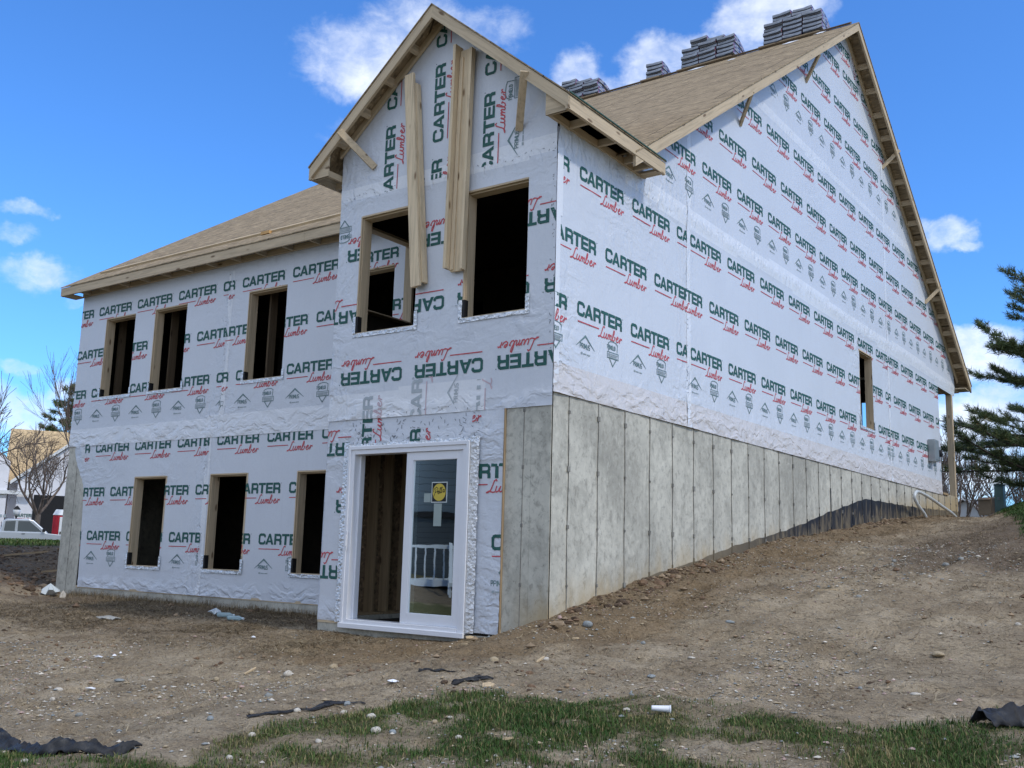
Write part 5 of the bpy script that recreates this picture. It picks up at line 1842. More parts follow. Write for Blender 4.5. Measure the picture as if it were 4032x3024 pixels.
def wclod(X, Y):
    wall = np.exp(-np.maximum(X, 0) / .3) * (X > -.02) * (Y > -.35) * (.25 + .75 * sst(fbm(X * .8, Y * .8, 2, 231), -.1, .3))
    gen = .25 * sst(fbm(X * 1.1, Y * 1.1, 4, 241), .1, .45) * (1 - .9 * grass_amt(X, Y))
    return np.maximum(wall, gen)


X, Y = sample(60000, -10, 4.8, -5, 9, wclod, 32)
X2, Y2 = sample(9000, -.02, .6, -.3, 18, lambda a, b_: np.exp(-a / .22) * (.3 + .7 * sst(fbm(a * .8, b_ * .8, 2, 231), -.15, .3)), 33)
X = np.concatenate([X, X2]); Y = np.concatenate([Y, Y2])
R = np.exp(np.random.default_rng(8).normal(-4.5, .6, len(X))).clip(.005, .065)
o = scatter_blobs('earth_crumbs', X, Y, R, [M['clod'], M['clod_tan']], (np.random.default_rng(9).uniform(0, 1, len(X)) > .4).astype(int), 42, .75, .1)
o['kind'] = 'stuff'


def wlump(X, Y):
    wall = np.exp(-np.maximum(X, 0) / .25) * (X > -.02) * (Y > -.3) * sst(fbm(X * .8, Y * .8, 2, 231), -.15, .25)
    patch = sst(fbm(X * .9 + 7, Y * 1.4, 4, 243), .22, .5) * (1 - grass_amt(X, Y)) * .5
    mound = sst(-X, 10.5, 11.5) * 1.0 * (X > -17) * (Y > -1)
    return np.maximum.reduce([wall, patch * (X > -8), mound * (1 - grass_amt(X, Y))])


X, Y = sample(24000, -17, 4.8, -4.6, 7, wlump, 35)
X2, Y2 = sample(2600, -.02, .55, -.3, 12, lambda a, b_: np.exp(-a / .2) * np.maximum(sst(fbm(a * .8, b_ * .8, 2, 231), -.2, .2), (b_ < 2.2) * .55), 36)
X = np.concatenate([X, X2]); Y = np.concatenate([Y, Y2])
R = np.exp(np.random.default_rng(18).normal(-3.75, .5, len(X))).clip(.012, .095)
R = np.where((X > .5) | (Y < -.4), np.where(X > -9, R * .5, R), R)
R = R * (1 + .15 * ((X > -.05) & (X < .5) & (Y > -.3) & (Y < 2.6)))
M['clod_dark'] = vmat('dark_damp_clod', (.085, .058, .038), .95, .5, 12, .6)
o = scatter_clods('dirt_clods', X, Y, R * .9, [M['clod_dark'], M['clod'], M['clod_tan']], np.random.default_rng(19).choice(3, len(X), p=[.5, .38, .12]), 43)
o['kind'] = 'stuff'

# ------------------------------------------------------------------ grass, weeds, straw
def leaf_mat(name, stops, rough=.7):
    def f(t, bs):
        at = t.n('ShaderNodeVertexColor', layer_name='tone')
        sc = t.n('ShaderNodeSeparateColor'); t.put(sc.inputs[0], at.outputs[0])
        t.put(bs.inputs['Base Color'], t.ramp(sc.outputs[0], stops))
    return mat(name, (.06, .08, .03), rough, 0, f, .2)


M['grass'] = leaf_mat('lawn_blades', [(0, (.02, .05, .010)), (.45, (.045, .098, .02)), (.75, (.09, .125, .035)), (1, (.28, .22, .11))])
M['straw'] = leaf_mat('straw_strands', [(0, (.10, .072, .04)), (.5, (.24, .185, .11)), (1, (.50, .42, .28))], .8)


def blades(name, X, Y, H, Wd, mats, tone, lean=.5, flat=False, seed=0, z=None, lift=0):
    n = len(X)
    r2 = np.random.default_rng(seed)
    a = r2.uniform(0, 2 * PI, n)
    dx, dy = np.cos(a), np.sin(a)
    ln = r2.uniform(.15, 1, n) * lean
    Z = gz_at(X, Y) if z is None else z
    base = np.stack([X, Y, Z - .003 + lift], -1)
    side = np.stack([-dy, dx, 0 * dx], -1) * (Wd / 2)[:, None]
    if flat:
        d1 = np.stack([dx, dy, r2.uniform(-.06, .25, n)], -1); mid = base + d1 * (H * .5)[:, None] + np.array([0, 0, .004]); tip = base + np.stack([dx * 1.0 + side[:, 0] * 6, dy + side[:, 1] * 6, r2.uniform(-.05, .3, n)], -1) * H[:, None]
        V = np.stack([base - side, base + side, mid + side, mid - side, tip + side * .6, tip - side * .6], 1)
        F = np.array([(0, 1, 2, 3), (3, 2, 4, 5)])
    else:
        up = np.array([0, 0, 1.0])
        mid = base + (np.stack([dx, dy, 0 * dx], -1) * (ln * .35)[:, None] + up) * (H * .55)[:, None]
        tip = base + (np.stack([dx, dy, 0 * dx], -1) * ln[:, None] + up * (1 - .3 * ln)[:, None]) * H[:, None]
        V = np.stack([base - side, base + side, mid + side * .8, mid - side * .8, tip + side * .1, tip - side * .1], 1)
        F = np.array([(0, 1, 2, 3), (3, 2, 4, 5)])
    FF = (F[None] + (np.arange(n) * 6)[:, None, None]).reshape(-1, 4)
    tn = np.repeat(tone, 6)
    o = mesh_np(name, V.reshape(-1, 3), FF, mats, None, True, None, {'tone': np.stack([tn, tn, tn], -1)})
    return o


X, Y = sample(420000, -3.2, 5.2, -6.2, -1.0, lambda a, b_: grass_amt(a, b_) ** 1.3 * .95, 51)
r2 = np.random.default_rng(52)
tone = np.clip(.54 + .42 * fbm(X * 1.5, Y * 1.5, 3, 251) + r2.normal(0, .16, len(X)), 0, 1)
tone = np.where(r2.uniform(0, 1, len(X)) < .17, r2.uniform(.85, 1, len(X)), tone)
Hh = (.012 + r2.gamma(2.2, .0068, len(X))).clip(.01, .085) * (1 + .8 * fbm(X * 2.2, Y * 2.2, 3, 261)).clip(.4, 2)
o = blades('lawn_grass', X, Y, Hh, r2.uniform(.0035, .0065, len(X)), M['grass'], tone, .8, seed=53)
o['kind'] = 'stuff'
X, Y = sample(60000, .4, 5, 5, 24, lambda a, b_: grass_amt(a, b_) * (.4 + .6 * sst(b_, 24, 8)), 54)
tone = np.clip(.34 + .35 * fbm(X * .9, Y * .9, 3, 251) + np.random.default_rng(4).normal(0, .14, len(X)), 0, 1)
o = blades('bank_grass', X, Y, np.random.default_rng(5).uniform(.03, .08, len(X)), np.full(len(X), .012), M['grass'], tone, .9, seed=55)
o['kind'] = 'stuff'
X, Y = sample(40000, -40, -16, 0, 22, lambda a, b_: grass_amt(a, b_), 56)
tone = np.clip(.62 + .3 * fbm(X * .5, Y * .5, 3, 251) + np.random.default_rng(6).normal(0, .1, len(X)), 0, .9)
o = blades('far_grass', X, Y, np.random.default_rng(7).uniform(.05, .10, len(X)), np.full(len(X), .03), M['grass'], tone, .8, seed=57)
o['kind'] = 'stuff'
# straw: thick in the nook left of the bay, thin everywhere else
def wstraw(X, Y):
    nook = sst(Y, -2.0, -.9) * sst(X, -1.6, -2.6) * sst(X, -10.8, -9.6)
    side = .22 * (X > .1) * sst(fbm(X * .8, Y * .8, 3, 271), -.15, .3)
    rest = .10 * (1 - grass_amt(X, Y))
    return np.clip(np.maximum.reduce([nook * (.35 + .65 * sst(fbm(X * .9, Y * .9, 3, 281), -.25, .15)), side * (Y > -1.2), rest]), 0, 1)


X, Y = sample(420000, -11, 4.6, -4.6, 8, wstraw, 61)
X2, Y2 = sample(16000, .15, 2.6, 8, 18.5, lambda a, b_: .6 + 0 * a, 62)
X = np.concatenate([X, X2]); Y = np.concatenate([Y, Y2])
r2 = np.random.default_rng(63)
dark_n = sst(-X, 2.8, 4.2) * (Y > -1.4)
tone = np.clip(r2.beta(2.2, 2.6, len(X)) - .16 * dark_n, 0, 1)
o = blades('straw', X, Y, r2.uniform(.03, .14, len(X)), r2.uniform(.0035, .0075, len(X)), M['straw'], tone, 1, True, 64, lift=.006)
o['kind'] = 'stuff'
# tufts of dead stalks along the foot of the main wall
X, Y = sample(9000, -11, -3.35, .9, 1.5, lambda a, b_: sst(b_, .95, 1.45) * .9, 65)
o = blades('dead_stalks', X, Y, np.random.default_rng(3).uniform(.04, .15, len(X)), np.full(len(X), .004), M['straw'], np.random.default_rng(2).beta(2, 3.4, len(X)), 1.3, seed=66)
o['kind'] = 'stuff'
X, Y = sample(9000, -1.6, 4.6, -5.4, -2.2, lambda a, b_: sst(fbm(a * 1.4 + 2, b_ * 1.4, 3, 291), .28, .5) * (1 - .5 * grass_amt(a, b_)), 67)
r2 = np.random.default_rng(68)
o = blades('dead_weeds', X, Y, r2.uniform(.02, .07, len(X)), np.full(len(X), .003), M['straw'], r2.beta(2, 3.5, len(X)), 1.4, seed=69)
o['kind'] = 'stuff'

# ------------------------------------------------------------------ litter and site odds and ends
def crumple(name, path, wid, hgt, m, label, cat, seed, n=60, k=9):
    """a torn, bunched strip of woven fabric lying along a path"""
    r_ = np.random.default_rng(seed)
    path = np.array(path, float)
    seg = np.r_[0, np.cumsum(np.hypot(*np.diff(path, axis=0).T))]
    t = np.linspace(0, seg[-1], n)
    cx = np.interp(t, seg, path[:, 0]); cy = np.interp(t, seg, path[:, 1])
    dx = np.gradient(cx); dy = np.gradient(cy); L = np.hypot(dx, dy); dx /= L; dy /= L
    v = np.linspace(-1, 1, k)
    tt, vv = np.meshgrid(t, v, indexing='ij')
    env = (.45 + .55 * np.clip(1 + 1.4 * fbm(t * 4, t * 0 + seed, 3, seed), .1, 1.8)) * np.minimum(1, (t[-1] - t) / .15 + .15)
    w = wid * env[:, None]
    X = cx[:, None] + -dy[:, None] * vv * w + .03 * fbm(tt * 14, vv * 3, 3, seed + 1)
    Y = cy[:, None] + dx[:, None] * vv * w + .02 * fbm(tt * 9, vv * 3, 3, seed + 2)
    bul = hgt * env[:, None] * np.maximum(0, 1 - vv ** 2) * (.45 + .9 * np.abs(fbm(tt * 5, vv * 2.2, 3, seed + 3)))
    Z = gz_at(X, Y) + .008 + bul + .025 * np.abs(fbm(tt * 22, vv * 3, 3, seed + 4)) * min(1, hgt / .05)
    i, j = np.meshgrid(np.arange(n - 1), np.arange(k - 1), indexing='ij')
    a = i * k + j
    F = np.stack([a, a + 1, a + k + 1, a + k], -1).reshape(-1, 4)
    o = mesh_np(name, np.stack([X, Y, Z], -1).reshape(-1, 3), F, m, None, True)
    sd = o.modifiers.new('thick', 'SOLIDIFY'); sd.thickness = .004
    return props(o, label, cat)


def fabric_build(t, bs):
    co = obj_co(t)
    w = t.n('ShaderNodeTexWave'); t.put(w.inputs[0], t.scalev(co, (60, 60, 60))); w.inputs['Scale'].default_value = 2
    n = t.noise(co, 9, 5, .6)
    t.put(bs.inputs['Base Color'], t.ramp(n, [(.35, (.010, .010, .012)), (.6, (.03, .032, .036)), (.75, (.10, .095, .085))]))
    bump(t, bs, t.m('ADD', n, t.m('MULTIPLY', w.outputs[1], .3)), .5, .01)


M['fabric'] = mat('black_woven_fabric', (.02, .02, .022), .55, 0, fabric_build, .4)
crumple('silt_fence_fabric', [(-2.6, -4.60), (-1.5, -4.76), (-.9, -4.90), (-.35, -5.06)], .085, .075, M['fabric'], 'long black fence fabric strip bunched on the soil at the lower left corner', 'fabric', 3, 90)
crumple('silt_fence_fabric', [(-.36, -5.06), (-.1, -5.0), (.1, -4.9), (.28, -4.80)], .055, .075, M['fabric'], 'frayed tail of torn black fabric with a twisted neck at the lower left', 'fabric', 9, 60)
crumple('silt_fence_fabric', [(.30, -4.02), (.42, -3.75), (.52, -3.5), (.62, -3.25)], .018, .008, M['fabric'], 'thin dark fabric strip half buried along the left edge of the lawn', 'fabric', 14, 60)
crumple('silt_fence_fabric', [(4.38, -1.95), (4.52, -1.80), (4.75, -1.68), (5.1, -1.55)], .09, .10, M['fabric'], 'black fabric bundle folded on the grass at the right edge', 'fabric', 21, 60)
crumple('silt_fence_fabric', [(.80, -2.50), (.92, -2.36), (1.02, -2.28)], .022, .025, M['fabric'], 'small black rag on the gravel in front of the lawn', 'fabric', 25, 30)
crumple('silt_fence_fabric', [(.28, -2.28), (.42, -2.18), (.52, -2.12)], .022, .02, M['fabric'], 'small dark rag in the reddish soil in front of the patio door', 'fabric', 29, 30)

# plastic bottles
def bottle_glass(t, bs):
    bs.inputs['Transmission Weight'].default_value = .55
    bs.inputs['IOR'].default_value = 1.3


M['bottle'] = mat('pale_blue_bottle_plastic', (.55, .72, .76), .12, 0, bottle_glass, .5)
M['cap'] = vmat('bottle_cap', (.7, .75, .78), .4, .05, 5)
for i, (x, y, rz, lab) in enumerate(((-5.55, .45, .5, 'crushed clear bottle behind the other, its pale bag bunched beside it'), (-4.95, .13, .25, 'clear blue plastic bottle lying nearest the patio door in the straw'))):
    e = empty('plastic_bottle', (x, y, float(gz_at(x, y)) + .035), lab, 'bottle', 'bottles in the straw', rz)
    b = MB(); b.lathe([(.0, -.11), (.03, -.11), (.034, -.10), (.033, -.06), (.030, -.04), (.034, -.02), (.030, .0), (.034, .03), (.032, .06), (.014, .10), (.013, .115), (0, .115)], 14)
    o = b.build('bottle_body', M['bottle'], e, True); o.rotation_euler = (0, PI / 2, 0)
    b = MB(); b.lathe([(0, .112), (.015, .112), (.015, .128), (0, .128)], 12)
    o = b.build('bottle_cap', M['cap'], e); o.rotation_euler = (0, PI / 2, 0)
M['bag_grey'] = vmat('muddy_film', (.30, .30, .28), .4, .3, 8)
M['bag'] = mat('crumpled_clear_film', (.50, .55, .57), .25, 0, None, .6)
scrap('plastic_bag', (-5.85, .52, float(gz_at(-5.85, .52)) + .01), .12, .08, .3, M['bag'], 'crumpled pale film bag left of the bottles in the straw', 'plastic bag', 4, None, .004, .09)
scrap('plastic_bag', (-6.6, -.62, float(gz_at(-6.6, -.62)) + .01), .20, .07, .3, M['bag_grey'], 'torn grey plastic sheet lying in the straw below the first lower window', 'plastic bag', 5, None, .004, .05)
scrap('plastic_bag', (-11.05, 1.08, float(gz_at(-11.05, 1.08)) + .02), .17, .13, .6, M['bag'], 'shiny clear plastic sack at the foot of the left concrete pier', 'plastic bag', 6, None, .004, .20)
scrap('foam_block', (-10.7, 1.12, float(gz_at(-10.7, 1.12)) + .02), .07, .05, .6, STM[1], 'pale block of rubble beside the clear plastic sack', 'rubble', 7, None, .05, .12)
for i, (x, y, sx, sy, rz, lab) in enumerate(((-3.95, -2.42, .10, .035, .4, 'white torn plastic strip, longest of the scraps on the muddy flat at left'), (-3.86, -2.3, .04, .025, 1.0, 'white plastic crumb between the longest and the hooked scraps at left'),
                                             (-3.98, -2.15, .05, .02, 2.0, 'hooked white plastic scrap furthest from the camera on the muddy flat'), (-2.55, -3.36, .10, .03, .5, 'translucent plastic sliver on the gravel at left'),
                                             (.35, -2.66, .09, .05, .3, 'whitish film scrap on the gravel in front of the door'), (-3.55, -.74, .05, .03, 0.2, 'white paper scrap in the dark straw near the bay'))):
    scrap('film_scrap', (x, y, float(gz_at(x, y)) + .010), sx * .6, sy * .55, rz, M['white_film'], lab, 'plastic scrap', 10 + i, None, .004, .018)
M['chip'] = vmat('split_wood_chip', (.52, .40, .25), .8, .25, 16, .3)
for i, (x, y, l, w_, rz, lab) in enumerate(((-1.84, -2.2, .16, .035, 1.1, 'upright pale wood sliver leaning in the soil left of the door'), (1.11, -2.45, .12, .09, .6, 'triangular pale wood chip in front of the lawn'), (.88, -1.42, .13, .03, 1.2, 'split wood stick leaning on the soil before the corner'),
                                            (.75, -.66, .08, .04, .3, 'short orange wood chip below the blue grey stone'), (-.44, -.78, .09, .025, .1, 'pale wood chip in front of the patio door'), (-5.0, -2.6, .22, .02, .2, 'thin stick on the muddy flat at far left'),
                                            (2.25, 1.78, .30, .014, .2, 'thin pale stick on the slope right of the corner'), (-.95, -.04, .12, .07, .9, 'wedge of brown board at the right foot of the patio door'), (2.13, -3.61, .09, .012, .9, 'pale twig in the lawn'))):
    b = MB()
    b.extrude([(-l / 2, -w_ / 2, 0), (l * .3, -w_ * .45, 0), (l / 2, w_ * .1, 0), (l * .1, w_ / 2, 0), (-l / 2, w_ * .35, 0)], (0, 0, .012))
    b.v = [(vx * .75, vy * .75, vz) for vx, vy, vz in b.v]
    o = b.build('wood_chip', M['chip'])
    o.location = (x, y, float(gz_at(x, y)) + .02)
    o.rotation_euler = (.35 if 'lean' in lab or 'wedge' in lab or 'tri' in lab else .05, -.5 if 'lean' in lab else -.08, rz)
    props(o, lab, 'wood scrap')
e = empty('paper_cup', (2.61, -2.6, float(gz_at(2.61, -2.6)) + .04), 'crushed white cup lying on its side in the lawn at right', 'cup', None, .5)
b = MB(); b.lathe([(0, -.07), (.026, -.07), (.027, -.06), (.036, .065), (.036, .07), (.03, .07), (.02, -.05)], 16)
o = b.build('cup_body', M['white_film'], e, True); o.rotation_euler = (.12, PI / 2, 0); o.scale = (.62, .7, .85)
b = MB(); b.lathe([(.036, .066), (.040, .066), (.040, .074), (.036, .074)], 16)
o = b.build('cup_rim', M['white_film'], e, True); o.rotation_euler = (.12, PI / 2, 0); o.scale = (.62, .7, .85)
b = MB(); b.prism((.5 - 5.0, -.0, 0), (.5 - 4.2, .2, .02), (.0, .06, 0), (0, 0, .03))
for (x, y, l, rz, lab) in ((-15.2, 2.6, 1.3, .95, 'weathered stake lying on the dark bank, left of two'), (-12.9, 2.6, 1.2, .75, 'weathered stake lying on the dark bank, nearer the concrete pier')):
    b = MB(); b.box(-l / 2, l / 2, -.025, .025, 0, .04)
    o = b.build('wooden_stake', M['stud_x']); o.location = (x, y, float(gz_at(x, y)) + .02); o.rotation_euler = (0, -.12, rz)
    props(o, lab, 'stake')
# plastic conduit bent out of the ground
M['pvc'] = vmat('grey_white_pvc', (.52, .55, .55), .35, .1, 6, spec=.5)
pts = [(.42, 13.80, -1.0), (.40, 13.78, -.72), (.36, 13.42, -.53), (.33, 13.24, -.38), (.33, 13.25, -.29), (.33, 13.36, -.235), (.33, 13.55, -.215), (.34, 13.9, -.235), (.36, 14.6, -.31), (.38, 15.3, -.41), (.40, 16.2, -.53), (.42, 16.8, -.66)]
cv = []
for i in range(len(pts) - 1):
    p0, p1, p2, p3 = [Vector(pts[max(0, min(len(pts) - 1, i + k))]) for k in (-1, 0, 1, 2)]
    for t in np.linspace(0, 1, 6, endpoint=False):
        cv.append(.5 * ((2 * p1) + (p2 - p0) * t + (2 * p0 - 5 * p1 + 4 * p2 - p3) * t * t + (3 * p1 - p0 - 3 * p2 + p3) * t ** 3))
cv.append(Vector(pts[-1]))
b = MB(); b.tube(cv, .034, 12)
o = b.build('conduit_pipe', M['pvc'], None, True)
props(o, 'grey white plastic pipe bent in an arch beside the far end of the foundation', 'pipe')
# utility pedestal, cardboard box
M['ped'] = vmat('utility_green', (.17, .26, .24), .5, .12, 4)
x, y = .12, 23.9
zt_ = .72
e = empty('utility_pedestal', (x, y, -.4), 'grey green utility pedestal on the grassy rise beyond the far end', 'utility box', None, -.1)
b = MB(); b.prism((-.135, -.14, 0), (-.12, -.125, zt_ + .33), (.27, 0, 0), (0, .28, 0), 0, (.24, 0, 0), (0, .25, 0))
o = b.build('cabinet', M['ped'], e, bevel=.012)
b = MB(); b.box(-.135, .135, -.145, .145, zt_ + .32, zt_ + .37)
o = b.build('lid', M['ped'], e, bevel=.012)
b = MB(); b.box(-.03, .03, -.165, -.14, .62, .70)
o = b.build('hasp', M['steel'], e)
M['card'] = vmat('cardboard', (.42, .30, .19), .85, .12, 4)
x, y = -.13, 23.2
e = empty('cardboard_box', (x, y, -.25), 'tan cardboard box left of the green pedestal', 'box', None, -.15)
b = MB(); b.box(-.18, .18, -.15, .15, 0, .48); o = b.build('carton', M['card'], e, bevel=.004)
b = MB(); b.prism((-.18, -.15, .48), (.18, -.15, .48), (0, -.10, -.05), (0, 0, .008)); b.prism((-.18, .15, .48), (.18, .15, .48), (0, .1, .04), (0, 0, .008)); o = b.build('flap', M['card'], e)

# ------------------------------------------------------------------ trees
def bark_build(base):
    def f(t, bs):
        n = t.noise(t.scalev(obj_co(t), (9, 9, 2)), 1.6, 5, .65)
        t.put(bs.inputs['Base Color'], t.ramp(n, [(.3, tuple(x * .6 for x in base)), (.7, tuple(x * 1.3 for x in base))]))
        bump(t, bs, n, .5, .02)
    return f


M['bark'] = mat('grey_brown_bark', (.13, .105, .085), .9, 0, bark_build((.13, .105, .085)))
M['twig'] = vmat('bare_twigs', (.16, .125, .105), .9, .3, 3)
M['bark_pine'] = mat('dark_pine_bark', (.07, .052, .042), .9, 0, bark_build((.07, .052, .042)))


def bare_tree(pos, hgt, rad, seed, label, group='bare trees', spread=.75, levels=5, fork=.2, name='bare_tree', kids=(3, 5), rmin=.006, stems=1):
    r_ = random.Random(seed)
    e = empty(name, pos, label, 'tree', group)
    tr, cr = MB(), MB()

    def grow(p, d, L, r, lv, mb):
        pts = [p]; n = 4 if lv > 2 else 3
        q = p.copy(); dd = d.copy()
        for i in range(n):
            dd = (dd + Vector((r_.gauss(0, .13), r_.gauss(0, .13), r_.gauss(.06, .09)))).normalized()
            q = q + dd * L / n
            pts.append(q.copy())
        rr = [max(rmin, r * (1 - .45 * i / n)) for i in range(n + 1)]
        mb.tube(pts, rr, 6 if lv >= levels else (5 if lv > 2 else 3), cap=False)
        if lv == 0: return
        k = r_.randint(*kids) + (1 if lv <= 2 else 0)
        for i in range(k):
            t = r_.uniform(.25, 1) if i else 1
            ii = min(n - 1, int(t * n)); a = pts[ii].lerp(pts[ii + 1], t * n - ii if t < 1 else 1)
            ax = dd.orthogonal().normalized(); ax.rotate(Matrix.Rotation(r_.uniform(0, 2 * PI), 3, dd))
            nd = (dd + ax * r_.uniform(.35, 1.0) * spread * (1 if i else .5) + Vector((0, 0, .12))).normalized()
            grow(a, nd, L * r_.uniform(.5, .82), r * r_.uniform(.42, .6) if i else r * .6, lv - 1, cr)
    for s in range(stems):
        if stems == 1:
            base = Vector((0, 0, -.1)); tr.tube([base, Vector((0, 0, hgt * fork * .5)), Vector((.02, 0, hgt * fork))], [rad * 1.25, rad, rad * .95], 8)
            for k in range(5):
                a = 2 * PI * k / 5 + r_.uniform(-.4, .4)
                d = Vector((math.cos(a) * spread * .7, math.sin(a) * spread * .7, 1 if k else 1.5)).normalized()
                grow(Vector((0, 0, hgt * fork - .03 * k)), d, hgt * .30, rad * .55, levels - 1, cr)
        else:
            a = r_.uniform(0, 2 * PI)
            grow(Vector((r_.gauss(0, .35), r_.gauss(0, .35), -.1)), Vector((math.cos(a) * .4, math.sin(a) * .4, 1)).normalized(), hgt * .42, rad, levels - 1, cr if s else tr)
    tr.build('trunk', M['bark'], e, True, fix=False)
    cr.build('crown', M['twig'], e, True, fix=False)
    return e


zg = lambda x, y: float(gh(x, y))
bare_tree((-51.95, 23.5, zg(-51.95, 23.5)), 8.4, .17, 4, 'broad bare tree with many fine branches standing behind the silver pickup', fork=.20, spread=1.45, levels=5, kids=(3, 4), rmin=.009)
bare_tree((-36.2, 11.6, zg(-36.2, 11.6)), 6.6, .10, 8, 'bare tree whose branch tips reach in at the left edge of the frame', fork=.35, spread=.8, levels=4, rmin=.010)
bare_tree((-45.4, 22.0, zg(-45.4, 22.0)), 10.5, .10, 15, 'thin bare tree hidden behind the left end of the house, only twigs showing', fork=.35, spread=.5, levels=4, rmin=.007)
for i, (x, y, h_, sd, lb) in enumerate(((-3.2, 32.5, 5.2, 21, 'bare brush behind the porch post'), (-2.6, 36.0, 5.6, 22, 'bare brush directly behind the pine, left of the pedestal'), (-1.4, 40.5, 5.2, 23, 'bare brush behind the pedestal at the right edge'), (-6.0, 40.0, 5.0, 27, 'bare brush furthest left, seen through the porch opening'))):
    h_ *= .8
    bare_tree((x, y, zg(x, y)), h_, .05, sd, lb, 'bare brush beyond the house', spread=.7, levels=4, name='bare_bush', kids=(3, 4), rmin=.008, stems=7)


def needle_build(stops):
    def f(t, bs):
        at = t.n('ShaderNodeVertexColor', layer_name='tone')
        sc = t.n('ShaderNodeSeparateColor'); t.put(sc.inputs[0], at.outputs[0])
        t.put(bs.inputs['Base Color'], t.ramp(sc.outputs[0], stops))
    return f


M['needle'] = mat('pine_needles', (.04, .06, .03), .6, 0, needle_build([(0, (.04, .062, .026)), (.5, (.10, .14, .056)), (.85, (.18, .215, .08)), (1, (.26, .2, .095))]), .3)


def needles(name, C, Dn, per, ln, wd, parent, seed):
    """clumps of needles at points C pointing roughly along Dn"""
    r2 = np.random.default_rng(seed)
    n = len(C)
    d = Dn[:, None, :] + r2.normal(0, .62, (n, per, 3)) + np.array([0, 0, .18])
    d /= np.linalg.norm(d, axis=-1, keepdims=True)
    s = np.cross(d, r2.normal(0, 1, (n, per, 3))); s /= np.linalg.norm(s, axis=-1, keepdims=True)
    L = ln * r2.uniform(.6, 1.15, (n, per, 1))
    b = C[:, None, :] + r2.normal(0, ln * .16, (n, per, 3))
    V = np.stack([b - s * wd / 2, b + s * wd / 2, b + d * L], 2).reshape(-1, 3)
    F = np.arange(len(V)).reshape(-1, 3)
    t = np.clip(r2.normal(.45, .2, (n, 1)) + r2.normal(0, .13, (n, per)), 0, 1).repeat(3, 1).ravel()
    return mesh_np(name, V, F, M['needle'], parent, False, None, {'tone': np.stack([t, t, t], -1)})


def pine(pos, hgt, rmax, seed, label, first=.04, whorl=.42, group=None, per=13, ln=.17, wd=.016, dens=1, conical=False):
    r_ = random.Random(seed)
    e = empty('pine_tree', pos, label, 'tree', group)
    tr, br = MB(), MB()
    tr.tube([(0, 0, -.2), (.05, 0, hgt * .5), (0, .05, hgt)], [hgt * .022, hgt * .014, .02], 8)
    C, Dn = [], []
    z = hgt * first
    while z < hgt * .97:
        q = z / hgt
        L0_ = rmax * ((1 - q) ** .75 if conical else min(1, .72 + q * 1.2) * (1 - q) ** .55) + .25
        for k in range(r_.randint(4, 6)):
            a = r_.uniform(0, 2 * PI); L = L0_ * r_.uniform(.6, 1.12)
            d = Vector((math.cos(a), math.sin(a), r_.uniform(-.05, .28)))
            p = Vector((0, 0, z + r_.uniform(-.15, .15))); pts = [p]
            n = 6
            for i in range(n):
                d = (d + Vector((r_.gauss(0, .10), r_.gauss(0, .10), .05 + r_.gauss(0, .05)))).normalized()
                p = p + d * L / n; pts.append(p.copy())
            br.tube(pts, [max(.008, .012 * L * (1 - i / n) + .006) for i in range(n + 1)], 4, cap=False)
            m = int(L * 7 * dens)
            for j in range(m):
                t = r_.uniform(.28, 1.0); ii = min(n - 1, int(t * n)); c = pts[ii].lerp(pts[ii + 1], t * n - ii)
                sd = d.cross(Vector((0, 0, 1))).normalized() * r_.choice((-1, 1))
                tw = (d * r_.uniform(.3, 1) + sd * r_.uniform(.2, 1) + Vector((0, 0, r_.uniform(-.1, .35)))).normalized()
                tl = r_.uniform(.15, .55) * (1.25 - t * .6)
                c2 = c + tw * tl
                br.tube([c, c.lerp(c2, .5) + Vector((0, 0, -.01)), c2], [.008, .006, .004], 3, cap=False)
                for s in (.35, .6, .82, 1.0):
                    if r_.random() < .9:
                        C.append(c.lerp(c2, s)); Dn.append(tw)
        z += whorl * r_.uniform(.7, 1.3)
    tr.build('trunk', M['bark_pine'], e, True, fix=False)
    br.build('branches', M['bark_pine'], e, True, fix=False)
    needles('crown', np.array([tuple(c) for c in C]), np.array([tuple(c) for c in Dn]), per, ln, wd, e, seed)
    return e


pine((2.75, 22.4, -.2), 6.5, 5.3, 5, 'tall green pine with open feathery branches at the right edge beyond the house', first=.07, whorl=.34, per=12, ln=.20, wd=.020, dens=1.45)
pine((-89.7, 46.5, -2.6), 17, 4.5, 9, 'dark evergreen behind the neighbouring wrapped house', first=.05, whorl=.7, per=8, ln=.5, wd=.07, dens=.5, conical=True)

# ------------------------------------------------------------------ background things on the left
TX = Vector((.49, .872, 0)).normalized()
M['truck_paint'] = mat('silver_truck_paint', (.50, .53, .56), .3, .55, None, .5)
M['truck_glass'] = mat('truck_window_glass', (.03, .04, .045), .05, 0, None, .8)
M['tyre'] = vmat('tyre_rubber', (.015, .015, .016), .85, .2, 9)
M['rim'] = vmat('alloy_rim', (.4, .41, .42), .35, .1, 5, metal=.7)
M['lamp_red'] = vmat('tail_lamp_red', (.4, .02, .02), .3, .1, 5)
M['lamp_clear'] = vmat('head_lamp_clear', (.6, .62, .62), .15, .1, 5)
rz = math.atan2(TX.y, TX.x)
tk = empty('pickup_truck', (-45.3, 19.03, -2.42), 'silver crew cab pickup truck parked behind the grass rise at far left', 'pickup truck', None, rz)
b = MB()
side = [(-2.6, .48), (-2.6, 1.02), (-1.0, 1.04), (-.98, 1.08), (1.05, 1.08), (1.2, 1.05), (2.35, .95), (2.6, .85), (2.65, .45), (2.2, .40), (-2.2, .40)]
b.extrude([(x, -.88, z) for x, z in side], (0, 1.76, 0))
o = b.build('body', M['truck_paint'], tk, bevel=.05)
b = MB()
cab = [(-1.0, 1.05), (-.88, 1.66), (-.7, 1.74), (.30, 1.75), (.5, 1.70), (1.25, 1.06)]
